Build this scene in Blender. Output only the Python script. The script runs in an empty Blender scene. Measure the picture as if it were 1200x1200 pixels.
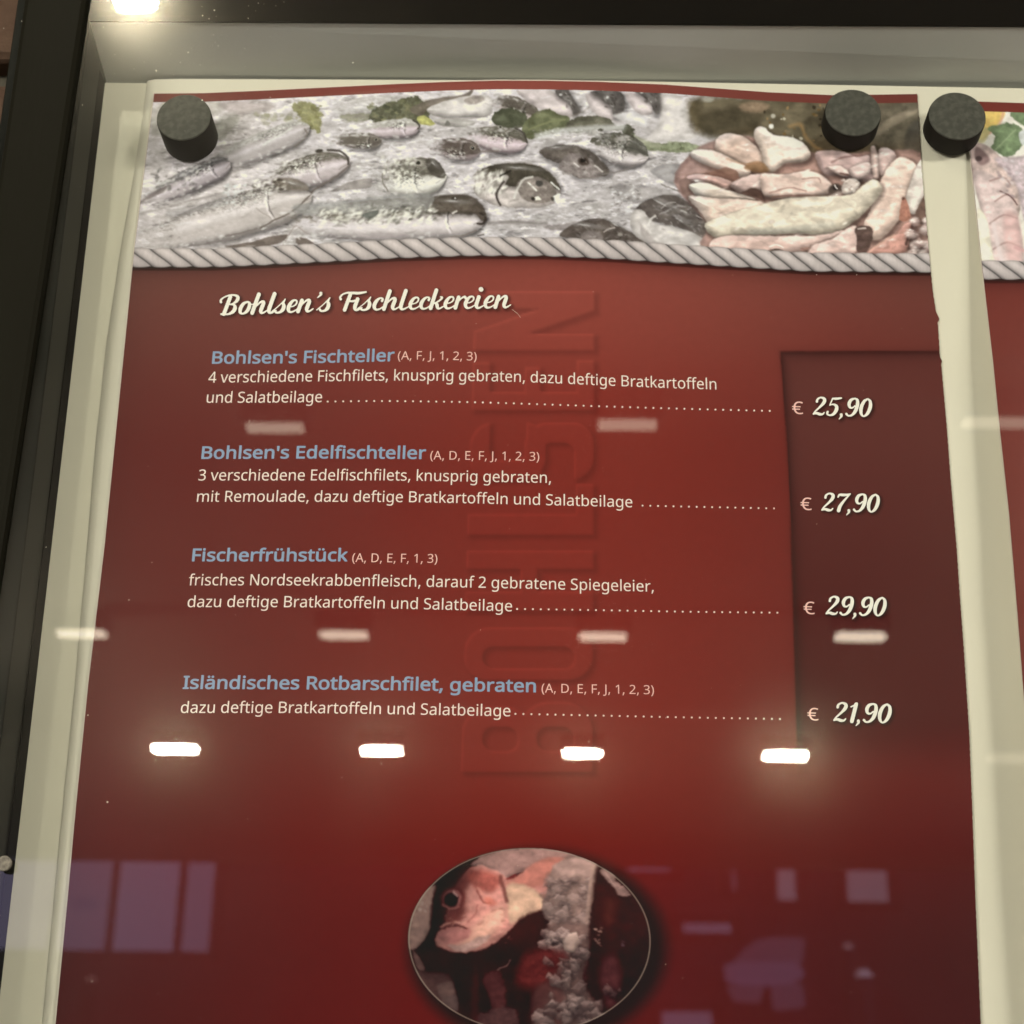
import bpy, math, random, json
import numpy as np
from mathutils import Vector, Matrix
from mathutils.geometry import tessellate_polygon

SC = bpy.context.scene
# ================================================================ camera
FPX = 1940.0                       # focal length in pixels of a 1200 px wide frame
DIST = 0.543                       # metres from the camera to the plane of the board
CZ = 1.60
N_ = np.array([50., 790., FPX]); N_ /= np.linalg.norm(N_)        # board normal (into the board) in camera axes (x right, y down, z ahead)
X_ = np.array([1., .0076, -.0240]); X_ -= N_*X_.dot(N_); X_ /= np.linalg.norm(X_)
U_ = np.cross(X_, N_); U_ = -U_ if U_[1] > 0 else U_             # world up in camera axes
CAMP = np.array([0., -DIST, CZ])
cam = bpy.data.cameras.new("camera"); camo = bpy.data.objects.new("camera", cam); SC.collection.objects.link(camo)
R = np.array([[X_[0], -X_[1], -X_[2]], [N_[0], -N_[1], -N_[2]], [U_[0], -U_[1], -U_[2]]])   # rows world axes, columns blender camera axes
camo.matrix_world = Matrix([list(R[0])+[CAMP[0]], list(R[1])+[CAMP[1]], list(R[2])+[CAMP[2]], [0, 0, 0, 1]])
cam.sensor_width = 36.0; cam.lens = FPX/1200*36; cam.clip_start = .02; cam.clip_end = 200
cam.dof.use_dof = True; cam.dof.focus_distance = .572; cam.dof.aperture_fstop = 18.0
SC.camera = camo
SC.view_settings.view_transform = 'Standard'; SC.view_settings.look = 'None'; SC.view_settings.exposure = 0; SC.view_settings.gamma = 1
SC.cycles.max_bounces = 8; SC.cycles.transparent_max_bounces = 16; SC.cycles.sample_clamp_indirect = 6; SC.cycles.use_denoising = True
SC.cycles.caustics_reflective = False; SC.cycles.blur_glossy = 0.0

# ================================================================ world: dusk sky
w = bpy.data.worlds.new("World"); SC.world = w; w.use_nodes = True
nt = w.node_tree; bg = nt.nodes['Background']
sky = nt.nodes.new('ShaderNodeTexSky'); sky.sky_type = 'NISHITA'; sky.sun_disc = False
sky.sun_elevation = math.radians(1.5); sky.sun_rotation = math.radians(150)
nt.links.new(sky.outputs[0], bg.inputs[0]); bg.inputs[1].default_value = 0.15

# ================================================================ projection helpers: where a ray through a picture point meets a plane parallel to the board
def ray(px, py):
    r = np.array([(px-600)/FPX, (py-600)/FPX, 1.])
    return np.array([r.dot(X_), r.dot(N_), r.dot(U_)])
def pix(px, py, h=0.):             # point h metres in front of the board
    d = ray(px, py); t = (DIST-h)/d[1]; return CAMP+d*t
def pixv(px, py, hf):              # vectorised, hf(px, py) gives the height of the surface
    px = np.asarray(px, float); py = np.asarray(py, float); h = hf(px, py)
    a = (px-600)/FPX; b = (py-600)/FPX
    dx = a*X_[0]+b*X_[1]+X_[2]; dy = a*N_[0]+b*N_[1]+N_[2]; dz = a*U_[0]+b*U_[1]+U_[2]
    t = (DIST-h)/dy
    return np.stack([dx*t, CAMP[1]+dy*t, CZ+dz*t], -1)

# ================================================================ added fill lights beside the arcade, outside the frame (lamps in view are built with their fittings)
CEIL = CZ+1.2                      # underside of the arcade ceiling
def area(name, loc, aim, size, power, col):
    l = bpy.data.lights.new(name, 'AREA'); l.shape = 'RECTANGLE'; l.size, l.size_y = size; l.energy = power; l.color = col
    o = bpy.data.objects.new(name, l); SC.collection.objects.link(o); o.location = loc
    o.rotation_euler = (Vector(aim)-Vector(loc)).to_track_quat('-Z', 'Y').to_euler(); return o
AIM = (.05, 0, CZ+.2)
WARM = (1.0, .93, .80)
area("side_fill_light", (-2.35, -3.3, CEIL-.25), AIM, (.8, .4), 68, WARM)
area("side_fill_light", (2.45, -3.3, CEIL-.25), AIM, (.8, .4), 72, WARM)
area("side_fill_light", (-4.4, -3.9, CEIL-.35), AIM, (1.5, .6), 88, WARM)
area("side_fill_light", (4.6, -3.9, CEIL-.35), AIM, (1.5, .6), 84, WARM)

# ================================================================ material helpers
def mat(name, col=(.5, .5, .5), rough=.6, spec=.5, metal=0., emit=None, es=1.):
    m = bpy.data.materials.new(name); m.use_nodes = True; p = m.node_tree.nodes['Principled BSDF']
    p.inputs['Base Color'].default_value = (*col, 1); p.inputs['Roughness'].default_value = rough
    p.inputs['Specular IOR Level'].default_value = spec; p.inputs['Metallic'].default_value = metal
    if emit: p.inputs['Emission Color'].default_value = (*emit, 1); p.inputs['Emission Strength'].default_value = es
    return m
def noisy(m, c1, c2, scale, detail=6, bump=0., bscale=None, stretch=(1, 1, 1), dist=.001, lo=.35, hi=.65):
    t = m.node_tree; N = t.nodes; L = t.links; p = N['Principled BSDF']
    co = N.new('ShaderNodeTexCoord'); mp = N.new('ShaderNodeMapping'); mp.inputs['Scale'].default_value = stretch
    n = N.new('ShaderNodeTexNoise'); n.inputs['Scale'].default_value = scale; n.inputs['Detail'].default_value = detail
    r = N.new('ShaderNodeValToRGB'); r.color_ramp.elements[0].position = lo; r.color_ramp.elements[1].position = hi
    r.color_ramp.elements[0].color = (*c1, 1); r.color_ramp.elements[1].color = (*c2, 1)
    L.new(co.outputs['Object'], mp.inputs[0]); L.new(mp.outputs[0], n.inputs[0]); L.new(n.outputs['Fac'], r.inputs[0]); L.new(r.outputs[0], p.inputs['Base Color'])
    if bump:
        n2 = N.new('ShaderNodeTexNoise'); n2.inputs['Scale'].default_value = bscale or scale*4; n2.inputs['Detail'].default_value = 5
        b = N.new('ShaderNodeBump'); b.inputs['Strength'].default_value = bump; b.inputs['Distance'].default_value = dist
        L.new(mp.outputs[0], n2.inputs[0]); L.new(n2.outputs['Fac'], b.inputs['Height']); L.new(b.outputs[0], p.inputs['Normal'])
    return m
def lin(c):
    c = np.asarray(c, float); return np.where(c <= .04045, c/12.92, ((np.maximum(c, 0)+.055)/1.055)**2.4)
def lin255(*c): return tuple(lin(np.array(c)/255.))

def link(name, me, m=None, parent=None, **tags):
    o = bpy.data.objects.new(name, me); SC.collection.objects.link(o)
    if m is not None and me is not None and not me.materials: me.materials.append(m)
    if parent is not None: o.parent = parent
    for k, v in tags.items(): o[k] = v
    return o
def mesh(name, verts, faces, smooth_=False):
    me = bpy.data.meshes.new(name); me.from_pydata([tuple(map(float, v)) for v in verts], [], faces); me.update()
    if smooth_: me.polygons.foreach_set('use_smooth', [True]*len(me.polygons))
    return me
def bevel_mesh(me, width, seg=2, ang=40):
    import bmesh
    bm = bmesh.new(); bm.from_mesh(me); bmesh.ops.recalc_face_normals(bm, faces=bm.faces)
    es = [e for e in bm.edges if len(e.link_faces) == 2 and e.calc_face_angle(0) > math.radians(ang)]
    bmesh.ops.bevel(bm, geom=es, offset=width, segments=seg, profile=.5, affect='EDGES', clamp_overlap=True)
    bm.to_mesh(me); bm.free(); return me
def box(x0, x1, y0, y1, z0, z1, bev=0., name='box'):
    v = [(x0, y0, z0), (x1, y0, z0), (x1, y1, z0), (x0, y1, z0), (x0, y0, z1), (x1, y0, z1), (x1, y1, z1), (x0, y1, z1)]
    me = mesh(name, v, [(0, 3, 2, 1), (4, 5, 6, 7), (0, 1, 5, 4), (1, 2, 6, 5), (2, 3, 7, 6), (3, 0, 4, 7)])
    return bevel_mesh(me, bev) if bev else me
def prism(front, yb, name='prism', bev=0.):        # front: list of world points (any y), extruded back to y = yb
    n = len(front); v = [tuple(p) for p in front]+[(p[0], yb, p[2]) for p in front]
    f = [tuple(range(n)), tuple(range(2*n-1, n-1, -1))]+[(i, i+n, (i+1) % n+n, (i+1) % n) for i in range(n)]
    me = mesh(name, v, f); 
    import bmesh
    bm = bmesh.new(); bm.from_mesh(me); bmesh.ops.recalc_face_normals(bm, faces=bm.faces); bm.to_mesh(me); bm.free()
    return bevel_mesh(me, bev) if bev else me
def grid_mesh(name, P, col=None):                  # P (rows, cols, 3), col same shape
    r, c = P.shape[:2]; me = bpy.data.meshes.new(name)
    idx = np.arange(r*c).reshape(r, c); q = np.stack([idx[:-1, :-1], idx[1:, :-1], idx[1:, 1:], idx[:-1, 1:]], -1).reshape(-1, 4)
    me.vertices.add(r*c); me.vertices.foreach_set('co', P.reshape(-1).astype(np.float32))
    me.loops.add(len(q)*4); me.loops.foreach_set('vertex_index', q.reshape(-1).astype(np.int32))
    me.polygons.add(len(q)); me.polygons.foreach_set('loop_start', np.arange(0, len(q)*4, 4, dtype=np.int32))
    me.update(calc_edges=True); me.polygons.foreach_set('use_smooth', np.ones(len(q), bool))
    if col is not None: paint(me, col.reshape(-1, 3))
    me.validate(); return me
def paint(me, col):
    a = me.color_attributes.new('print', 'FLOAT_COLOR', 'POINT'); d = np.ones((len(col), 4), np.float32); d[:, :3] = col
    a.data.foreach_set('color', d.reshape(-1))

# ---------------------------------------------------------------- painting of the printed pictures (flat print on the sheets)
def sstep(a, b, x):
    t = np.clip((x-a)/(b-a), 0, 1); return t*t*(3-2*t)
def hash2(ix, iy, seed):
    h = (ix.astype(np.int64)*374761393 + iy.astype(np.int64)*668265263 + seed*2246822519) & 0xffffffff
    h = ((h ^ (h >> 13))*1274126177) & 0xffffffff
    return ((h ^ (h >> 16)) & 0xffff)/65535.0
def vnoise(x, y, seed):
    ix = np.floor(x); iy = np.floor(y); fx = x-ix; fy = y-iy
    fx = fx*fx*(3-2*fx); fy = fy*fy*(3-2*fy)
    a = hash2(ix, iy, seed); b = hash2(ix+1, iy, seed); c = hash2(ix, iy+1, seed); d = hash2(ix+1, iy+1, seed)
    return (a*(1-fx)+b*fx)*(1-fy) + (c*(1-fx)+d*fx)*fy
def fbm(x, y, seed, octs=4):
    s = 0; a = .5; n = 0
    for i in range(octs):
        s = s+a*vnoise(x*2**i, y*2**i, seed+i*17); n += a; a *= .55
    return s/n
def smooth(pts, closed=True, k=5):
    p = np.array(pts, float); n = len(p); out = []
    for i in range(n if closed else n-1):
        if closed: a, b, c, d = p[i-1], p[i], p[(i+1) % n], p[(i+2) % n]
        else: a, b, c, d = p[max(i-1, 0)], p[i], p[i+1], p[min(i+2, n-1)]
        for j in range(k):
            t = j/k
            out.append(.5*(2*b+(c-a)*t+(2*a-5*b+4*c-d)*t*t+(3*b-a-3*c+d)*t**3))
    if not closed: out.append(p[-1])
    return np.array(out)
class Canvas:
    def __init__(s, x0, y0, x1, y1, sc, col):
        s.x0, s.y0, s.sc = x0, y0, sc
        s.h = int((y1-y0)*sc); s.w = int((x1-x0)*sc)
        s.a = np.empty((s.h, s.w, 3)); s.a[:] = np.array(col)/255.
    def box(s, xa, ya, xb, yb):
        i0 = max(0, int((ya-s.y0)*s.sc)); i1 = min(s.h, int((yb-s.y0)*s.sc)+1)
        j0 = max(0, int((xa-s.x0)*s.sc)); j1 = min(s.w, int((xb-s.x0)*s.sc)+1)
        if i1 <= i0 or j1 <= j0: return None
        Y, X = np.mgrid[i0:i1, j0:j1]
        return (slice(i0, i1), slice(j0, j1)), (X+.5)/s.sc+s.x0, (Y+.5)/s.sc+s.y0
    def mix(s, sl, al, col):
        col = np.asarray(col, float)
        if col.ndim == 1: col = col/255.
        s.a[sl] = s.a[sl]*(1-al[..., None]) + col*al[..., None]
    def sdf_poly(s, X, Y, q):
        d2 = np.full(X.shape, 1e9); ins = np.zeros(X.shape, bool); n = len(q)
        for i in range(n):
            ax, ay = q[i]; bx, by = q[(i+1) % n]; ex, ey = bx-ax, by-ay
            t = np.clip(((X-ax)*ex+(Y-ay)*ey)/(ex*ex+ey*ey+1e-9), 0, 1)
            d2 = np.minimum(d2, (X-ax-t*ex)**2+(Y-ay-t*ey)**2)
            if ay != by: ins ^= ((ay > Y) != (by > Y)) & (X < ex*(Y-ay)/(by-ay)+ax)
        return np.where(ins, -1, 1)*np.sqrt(d2)
    # filled shape; soft = edge softness; rag = ragged edge amplitude; sh = inner shading towards the lower edge; tex = speckle
    def poly(s, pts, col, al=1., soft=.6, rag=0, rs=4, sh=0, shw=6, hi=0, tex=0, ts=3, seed=1, curve=True, shadow=0):
        q = smooth(pts, k=4) if curve else np.array(pts, float)
        m = soft+rag+1
        r = s.box(q[:, 0].min()-m, q[:, 1].min()-m, q[:, 0].max()+m, q[:, 1].max()+m)
        if r is None: return
        sl, X, Y = r; d = s.sdf_poly(X, Y, q)
        if rag: d = d+(fbm(X/rs, Y/rs, seed, 3)-.5)*2*rag
        a = al*(1-sstep(-soft, soft, d)); c = np.array(col)/255.*np.ones(X.shape+(3,))
        if sh or hi:
            gy, gx = np.gradient(d)
            g = np.clip(gy*s.sc, -1, 1); e = sstep(-shw, 0, d)
            c = c*(1-sh*e*np.clip(.35+.65*g, 0, 1))[..., None]
            c = c+(hi*e*np.clip(-g, 0, 1)*(1-sstep(-1.2, 0, d)))[..., None]
        if tex: c = c*(1+tex*1.3*(fbm(X/ts, Y/ts, seed+5, 3)-.5))[..., None]
        c = c*(1+.34*(fbm(X/13, Y/7, seed+50, 2)-.5)+.10*sstep(0, 9, -d))[..., None]
        if shadow:
            r2 = s.box(q[:, 0].min()-8, q[:, 1].min()-8, q[:, 0].max()+8, q[:, 1].max()+8); s2, X2, Y2 = r2
            s.a[s2] *= (1-shadow*(1-sstep(-1, 5.5, s.sdf_poly(X2-1.6, Y2-2.2, q))))[..., None]
        s.mix(sl, a, np.clip(c, 0, 1))
    def blob(s, cx, cy, rx, ry, ang, col, al=1., soft=.3):
        R = max(rx, ry)*(1+soft)+1; r = s.box(cx-R, cy-R, cx+R, cy+R)
        if r is None: return
        sl, X, Y = r; t = math.radians(ang); c_, s_ = math.cos(t), math.sin(t)
        u = ((X-cx)*c_+(Y-cy)*s_)/rx; v = (-(X-cx)*s_+(Y-cy)*c_)/ry
        s.mix(sl, al*(1-sstep(1-soft, 1+soft, np.sqrt(u*u+v*v))), col)
    def line(s, pts, w, col, al=1., soft=.5, curve=True):   # pts (x, y[, width factor])
        p = np.array([(q[0], q[1], q[2] if len(q) > 2 else 1.) for q in pts], float)
        q = smooth(p, closed=False, k=4) if curve and len(p) > 2 else p
        m = w*q[:, 2].max()/2+soft+1
        r = s.box(q[:, 0].min()-m, q[:, 1].min()-m, q[:, 0].max()+m, q[:, 1].max()+m)
        if r is None: return
        sl, X, Y = r; d = np.full(X.shape, 1e9)
        for i in range(len(q)-1):
            ax, ay, aw = q[i]; bx, by, bw = q[i+1]; ex, ey = bx-ax, by-ay
            t = np.clip(((X-ax)*ex+(Y-ay)*ey)/(ex*ex+ey*ey+1e-9), 0, 1)
            d = np.minimum(d, np.hypot(X-ax-t*ex, Y-ay-t*ey)-(aw+(bw-aw)*t)*w/2)
        s.mix(sl, al*(1-sstep(-soft, soft, d)), col)
    def specks(s, x0, y0, x1, y1, n, rmin, rmax, cols, seed, al=.8, ang=0, asp=1.6):
        rg = random.Random(seed)
        for _ in range(n):
            rr = rg.uniform(rmin, rmin+(rmax-rmin)*.75)
            s.blob(rg.uniform(x0, x1), rg.uniform(y0, y1), rr*asp, rr, ang+rg.uniform(-40, 40), rg.choice(cols), al*.78*rg.uniform(.4, 1), .7)
    def fish(s, nose, tail, W, head=None, back=(96, 92, 82), belly=(186, 178, 170), split=-.1, dark=1., seed=1, eye=True, gill=True,
             speck=.7, fade=.35, edge=.38, ewid=.2, tip=.62, mouth=True):
        nx, ny = nose; L = math.hypot(tail[0]-nx, tail[1]-ny); ux, uy = (tail[0]-nx)/L, (tail[1]-ny)/L
        vx, vy = uy, -ux                                     # across; sign chosen so that v < 0 is the upper side
        if vy < 0: vx, vy = -vx, -vy
        H = head or W*1.5
        xs = [nx, tail[0]]; ys = [ny, tail[1]]
        r = s.box(min(xs)-W-3, min(ys)-W-3, max(xs)+W+3, max(ys)+W+3)
        if r is None: return
        sl, X, Y = r; u = (X-nx)*ux+(Y-ny)*uy; v0 = (X-nx)*vx+(Y-ny)*vy
        t = np.clip(u/H, 0, 1); prof = W*np.power(np.clip(1-(1-t)**2, 0, 1), tip)
        prof = prof*(1-.45*sstep(.5, 1, u/L)); v = v0/np.maximum(prof, .3)
        d = (np.abs(v)-1)*prof; d = np.where(u < 0, np.maximum(d, -u+.3), d)
        a = 1-sstep(-.9, .9, d+(fbm(X/4, Y/2.4, seed+31, 3)-.5)*2.2*sstep(0, H, u))
        n1 = fbm(X/5, Y/3, seed, 4); n2 = fbm(u/2.2, v0/1.1, seed+3, 3); n3 = fbm(u/9, v0/2.5, seed+9, 3)
        a = a*(1-sstep(1-fade, 1.02, u/L+(n1-.5)*.5))
        k = sstep(split-.2, split+.14, v+(n1-.5)*.35)
        bk = np.array(back)/255.; bl = np.array(belly)/255.
        c = bk*(1-k[..., None])+bl*k[..., None]
        c = c*(1+(.30*(n3-.5)*(1-k)+.07*(n1-.5)*k))[..., None]
        c = c*(1-edge*sstep(1-ewid*2.4, 1.0, v)*(.4+.6*sstep(0, H*.5, u)))[..., None]        # turned-away lower edge
        c = c+(.10*np.exp(-((v-split-.42)/.22)**2))[..., None]                               # pale flank
        c = c+(.10*np.exp(-((v+.72)/.16)**2)*(n2 > .45))[..., None]
        zone = sstep(H*.75, H*1.0, u+(n1-.5)*H*.5)*(1-sstep(H*1.6, H*2.6, u))*np.exp(-((v-split+.02)/.42)**2)
        sp = sstep(.5, .68, n2)*speck*zone
        c = c*(1-sp[..., None])+np.array((232, 230, 212))/255.*sp[..., None]
        ds = sstep(.52, .66, fbm(u/2.0+40, v0/1.2, seed+21, 3))*.55*speck*zone
        c = c*(1-ds[..., None]*.8)
        if gill:
            ug = H*.85+W*.34*(1-v*v); gl = np.exp(-((u-ug-3*(n1-.5))/.9)**2)*(1-sstep(.3, .85, np.abs(v+.05)))*.36*sstep(.3, .6, n3+.1)
            c = c*(1-gl)[..., None]; c = c+(np.exp(-((u-ug-2.4)/1.5)**2)*(np.abs(v) < .75)*.10)[..., None]
        s.a[sl] *= (1-.42*(1-sstep(-2, 5.5, np.abs(v0-2.2)-prof+np.where(u < 0, -u, 0)))*(1-sstep(.35, .9, u/L))*sstep(-.1, .6, v))[..., None]
        s.mix(sl, a*dark, np.clip(c, 0, 1))
        rr_ = random.Random(seed)
        P = lambda uu, vv: (nx+ux*uu+vx*vv, ny+uy*uu+vy*vv)
        for _ in range(int(L/3)):
            uu = rr_.uniform(H*.9, L*1.05); x, y = P(uu, W*rr_.choice([rr_.uniform(.75, 1.15), rr_.uniform(-1.15, -.8)])*(1-.45*min(1, uu/L)))
            s.blob(x, y, rr_.uniform(1, 3.4), rr_.uniform(.6, 1.8), math.degrees(math.atan2(uy, ux)), rr_.choice([(206, 202, 192), (190, 185, 176), (176, 170, 162)]), .6, .7)
        if mouth:
            s.line([P(1, W*.12), P(H*.22, W*.22), P(H*.36, W*.34)], .9, (112, 104, 96), .45, .7)
        if eye:
            ex, ey = P(H*.46, -W*.22); er = max(1.5, W*.17)
            s.blob(ex, ey, er*1.5, er*1.15, 0, (176, 170, 152), .8, .3); s.blob(ex, ey, er*.95, er*.85, 0, (38, 36, 34), .95, .25)
            s.blob(ex-er*.25, ey-er*.35, er*.3, er*.25, 0, (235, 235, 225), .9, .4)
def rope_y(x): return np.interp(x, [60, 155, 250, 330, 400, 460, 550, 640, 720, 760, 850, 900, 950, 1090, 1130, 1200, 1500], [302, 302, 302, 298.5, 295, 291.6, 288.7, 289, 292.4, 295.3, 301, 304, 307, 308, 313, 317, 330])
def top_y(x): return np.interp(x, [170, 180, 240, 310, 400, 460, 520, 580, 640, 700, 780, 860, 900, 980, 1075, 1100], [109.5, 109, 108.5, 105.5, 101, 98, 95.5, 93.8, 94, 95.2, 98.5, 104.5, 107.5, 111, 109.5, 109.5])
def rope(cv, x0, x1, pitch=24.2, ph=0.):
    r = cv.box(x0, 270, x1, 360); sl, X, Y = r; yc = rope_y(X); v = (Y-yc)/11.2
    g = (X-ph)/pitch - (.42*v+.16*np.sin(v*1.5))                # strand coordinate: lines slant down to the right
    f = g-np.floor(g)
    edge = .91+.11*np.sin(math.pi*np.clip(f+.12*v, 0, 1))
    a = 1-sstep(edge-.05, edge+.05, np.abs(v))
    base = np.array((180, 168, 157))/255.
    shade = 1-.10*sstep(.0, 1, v)+.03*np.clip(-v, 0, 1)-.16*sstep(.8, 1.0, np.abs(v))
    groove = np.exp(-(np.minimum(f, 1-f)/.055)**2)*.48+np.exp(-((f-.10)/.10)**2)*.16*(f < .5)
    nn = fbm(X/1.3, Y/6+X/9, 77, 3)
    c = base*(shade*(1-groove)*(1+.10*(nn-.5))*(.90+.17*np.sin(math.pi*f)**.8)+.07*np.exp(-((f-.6)/.2)**2)*np.exp(-((v+.45)/.4)**2))[..., None]
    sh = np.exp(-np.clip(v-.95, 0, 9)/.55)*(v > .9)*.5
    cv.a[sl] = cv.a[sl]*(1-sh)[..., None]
    cv.mix(sl, a, np.clip(c, 0, 1))
def paint_banner():
    cv = Canvas(150, 88, 1104, 334, 2, (186, 180, 170)); r = cv.box(150, 88, 1104, 334); sl, X, Y = r
    # crushed ice
    n = fbm(X/34, Y/15, 3, 4); m = fbm(X/6, Y/3.2, 8, 4); g = fbm(X/2.2, Y/1.4, 11, 2)
    ridge = 1-np.abs(2*fbm(X/11+Y/30, Y/5.5, 29, 3)-1)
    st = fbm(X/7-Y/9, Y/3.2+X/26, 51, 4)
    c = np.array((190, 184, 177))/255.*(1+.30*(n-.5)+.26*(st-.5)+.09*(m-.5)+.04*(g-.5)+.06*(ridge-.8))[..., None]
    br = sstep(.56, .72, fbm(X/12-Y/14, Y/4.5+X/30, 63, 4)); c = c+(br*.11)[..., None]; dk = sstep(.60, .78, fbm(X/13-Y/12, Y/4+X/30, 83, 4)); c = c*(1-.20*dk)[..., None]
    c[..., 2] += .02*(n-.5); warm = sstep(400, 250, X)*.5; c[..., 0] += .012*warm; c[..., 2] -= .015*warm
    top = sstep(160, 100, Y); c += (.05*top)[..., None]
    cv.a[sl] = c
    I = (206, 203, 192); D = (128, 122, 112)
    cv.specks(150, 110, 800, 290, 300, .8, 2.4, [I, (222, 220, 206), (150, 145, 135), (196, 190, 184)], 5, .55, -15, 2.0)
    cv.specks(150, 110, 800, 290, 160, .5, 1.1, [D, (112, 108, 98)], 6, .5, -20, 2.4)
    G = [(96, 98, 76), (110, 110, 86), (86, 88, 70), (126, 124, 98)]
    def parsley(x0, y0, x1, y1, n, seed, cols=G, al=.85):
        rg = random.Random(seed)
        for _ in range(n):
            x = rg.uniform(x0, x1); y = rg.uniform(y0, y1); rr = rg.uniform(1.6, 4.6); k = rg.randint(5, 8); o = rg.uniform(0, 6)
            pts = [(x+rr*rg.uniform(.6, 1.4)*math.cos(o+6.283*i/k), y+rr*.75*rg.uniform(.6, 1.4)*math.sin(o+6.283*i/k)) for i in range(k)]
            cv.poly(pts, rg.choice(cols), al*rg.uniform(.5, 1), .6, rag=1, rs=2, tex=.2, seed=seed+_)
    # far rows
    cv.poly([(180, 128), (215, 112), (262, 118), (250, 138), (205, 150), (180, 158)], (150, 146, 132), .6, 6, rag=4, seed=4)
    cv.poly([(256, 122), (300, 118), (322, 126), (280, 134)], (158, 148, 140), .7, 3, rag=2, seed=3)
    cv.poly([(240, 152), (262, 138), (280, 136), (272, 152), (255, 166)], (132, 130, 116), .6, 3, rag=3, seed=7)
    parsley(300, 130, 345, 146, 16, 12, [(150, 148, 120), (140, 138, 108)], .5)
    cv.poly([(342, 122), (362, 120), (372, 130), (377, 148), (364, 152), (352, 138)], (130, 128, 92), .85, 1.5, rag=2.5, rs=3, tex=.25, seed=9)
    parsley(345, 122, 376, 152, 22, 13, [(128, 126, 88), (112, 110, 80), (150, 148, 108)])
    cv.fish((500, 122), (392, 124), 11, back=(150, 146, 134), belly=(190, 186, 174), seed=40, eye=False, gill=False, dark=.4, speck=.2)
    cv.poly([(398, 136), (420, 132), (436, 134), (430, 141), (408, 142)], (130, 128, 106), .75, 1.6, rag=2, seed=10)
    # parsley heap
    cv.poly([(432, 140), (440, 126), (462, 119), (486, 113), (500, 121), (505, 131), (498, 143), (478, 145), (455, 144)], (98, 98, 80), .95, 1, rag=3, rs=4, tex=.3, ts=4, seed=15)
    parsley(434, 118, 504, 144, 60, 14, [(92, 92, 72), (112, 112, 86), (84, 86, 70), (124, 122, 96), (134, 130, 104)])
    cv.poly([(480, 128), (500, 118), (520, 114), (545, 110), (556, 101), (548, 115), (520, 122), (500, 130), (492, 136)], (118, 110, 98), .9, 1, tex=.15, seed=17)
    cv.poly([(500, 129), (516, 120), (545, 113), (572, 112), (578, 124), (572, 136), (545, 138), (515, 137)], (192, 186, 176), 1, .8, sh=.25, shw=9, tex=.05, seed=18)
    cv.poly([(545, 116), (560, 112), (568, 116), (558, 122), (547, 121)], (150, 140, 128), .7, 1.5, tex=.3, seed=19)
    cv.line([(504, 133), (520, 138), (548, 139), (570, 136)], 1.4, (140, 134, 124), .7, 1)
    cv.poly([(489, 138), (497, 135), (504, 140), (510, 145), (503, 147), (492, 145)], (170, 168, 112), 1, .8, tex=.2, seed=21)
    cv.poly([(508, 141), (530, 139), (556, 142), (550, 148), (520, 148)], (182, 177, 166), .9, 1, sh=.2, seed=22)
    cv.poly([(521, 147), (524, 141), (528, 146)], (120, 118, 108), .8, .8)
    cv.fish((632, 135), (574, 116), 12, back=(108, 102, 92), belly=(180, 168, 160), split=.35, seed=23, eye=False, speck=.9)
    def diag(nose, dk, bl, seed):
        cv.poly(bl, (196, 186, 178), 1, 1, sh=.15, shw=8, tex=.05, seed=seed); cv.poly(dk, (98, 94, 88), .97, 1.1, tex=.22, ts=3, seed=seed+1, sh=-.15, shadow=.3); m_ = np.array(dk).mean(0); cv.blob(m_[0]-3, m_[1]-5, 7, 3, 55, (150, 146, 138), .45, .9); cv.specks(m_[0]-8, m_[1]-10, m_[0]+6, m_[1]+8, 14, .6, 1.3, [(196, 192, 182), (60, 56, 50)], seed, .7, 50, 2.2)
        x, y = nose; cv.blob(x, y, 1.8, 1.5, 0, (205, 203, 192), .8, .4)
    diag((657, 111), [(651, 106), (664, 103), (672, 116), (680, 128), (679, 133), (672, 135), (668, 124), (655, 114)], [(606, 104), (640, 104), (656, 114), (668, 124), (672, 136), (655, 138), (638, 130), (616, 118)], 30)
    diag((712, 114), [(692, 108), (710, 105), (728, 108), (733, 122), (729, 132), (720, 137), (716, 126), (703, 116)], [(686, 110), (700, 112), (712, 122), (722, 134), (716, 142), (700, 136), (690, 124)], 33)
    diag((752, 108), [(745, 107), (762, 106), (776, 110), (777, 128), (768, 134), (763, 122), (754, 114)], [(733, 108), (750, 112), (762, 120), (765, 133), (750, 134), (738, 122)], 36)
    cv.line([(672, 136), (684, 130), (690, 126)], 2, (130, 122, 112), .5, 1.5)
    for (p, c_, sd) in (([(576, 140), (585, 128), (600, 127), (616, 134), (617, 148), (600, 150), (584, 148)], (90, 92, 76), 41), ([(612, 150), (622, 136), (640, 127), (655, 134), (668, 138), (660, 152), (640, 158), (620, 163)], (108, 110, 86), 43),
                     ([(661, 150), (675, 138), (698, 136), (712, 139), (722, 147), (735, 148), (742, 153), (700, 152), (672, 156)], (104, 102, 88), 44), ([(728, 150), (736, 145), (742, 154), (746, 165), (734, 162)], (98, 98, 84), 45)):
        cv.poly(p, c_, .97, .8, rag=1.6, rs=4, tex=.22, ts=5, seed=sd)
    cv.line([(620, 152), (640, 144), (662, 140)], 2.2, (136, 138, 106), .8, 1); cv.line([(618, 158), (638, 153), (660, 148)], 1.5, (90, 92, 70), .6, 1)
    cv.line([(630, 160), (655, 154), (690, 151), (730, 149)], 7, (196, 194, 184), .8, 3)
    cv.specks(625, 150, 700, 162, 50, .7, 1.6, [(222, 220, 208), (150, 146, 136)], 46, .8)
    cv.poly([(718, 136), (726, 133), (740, 131), (757, 138), (756, 148), (744, 146), (733, 143)], (190, 186, 178), .9, 1.6, seed=47)
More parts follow.
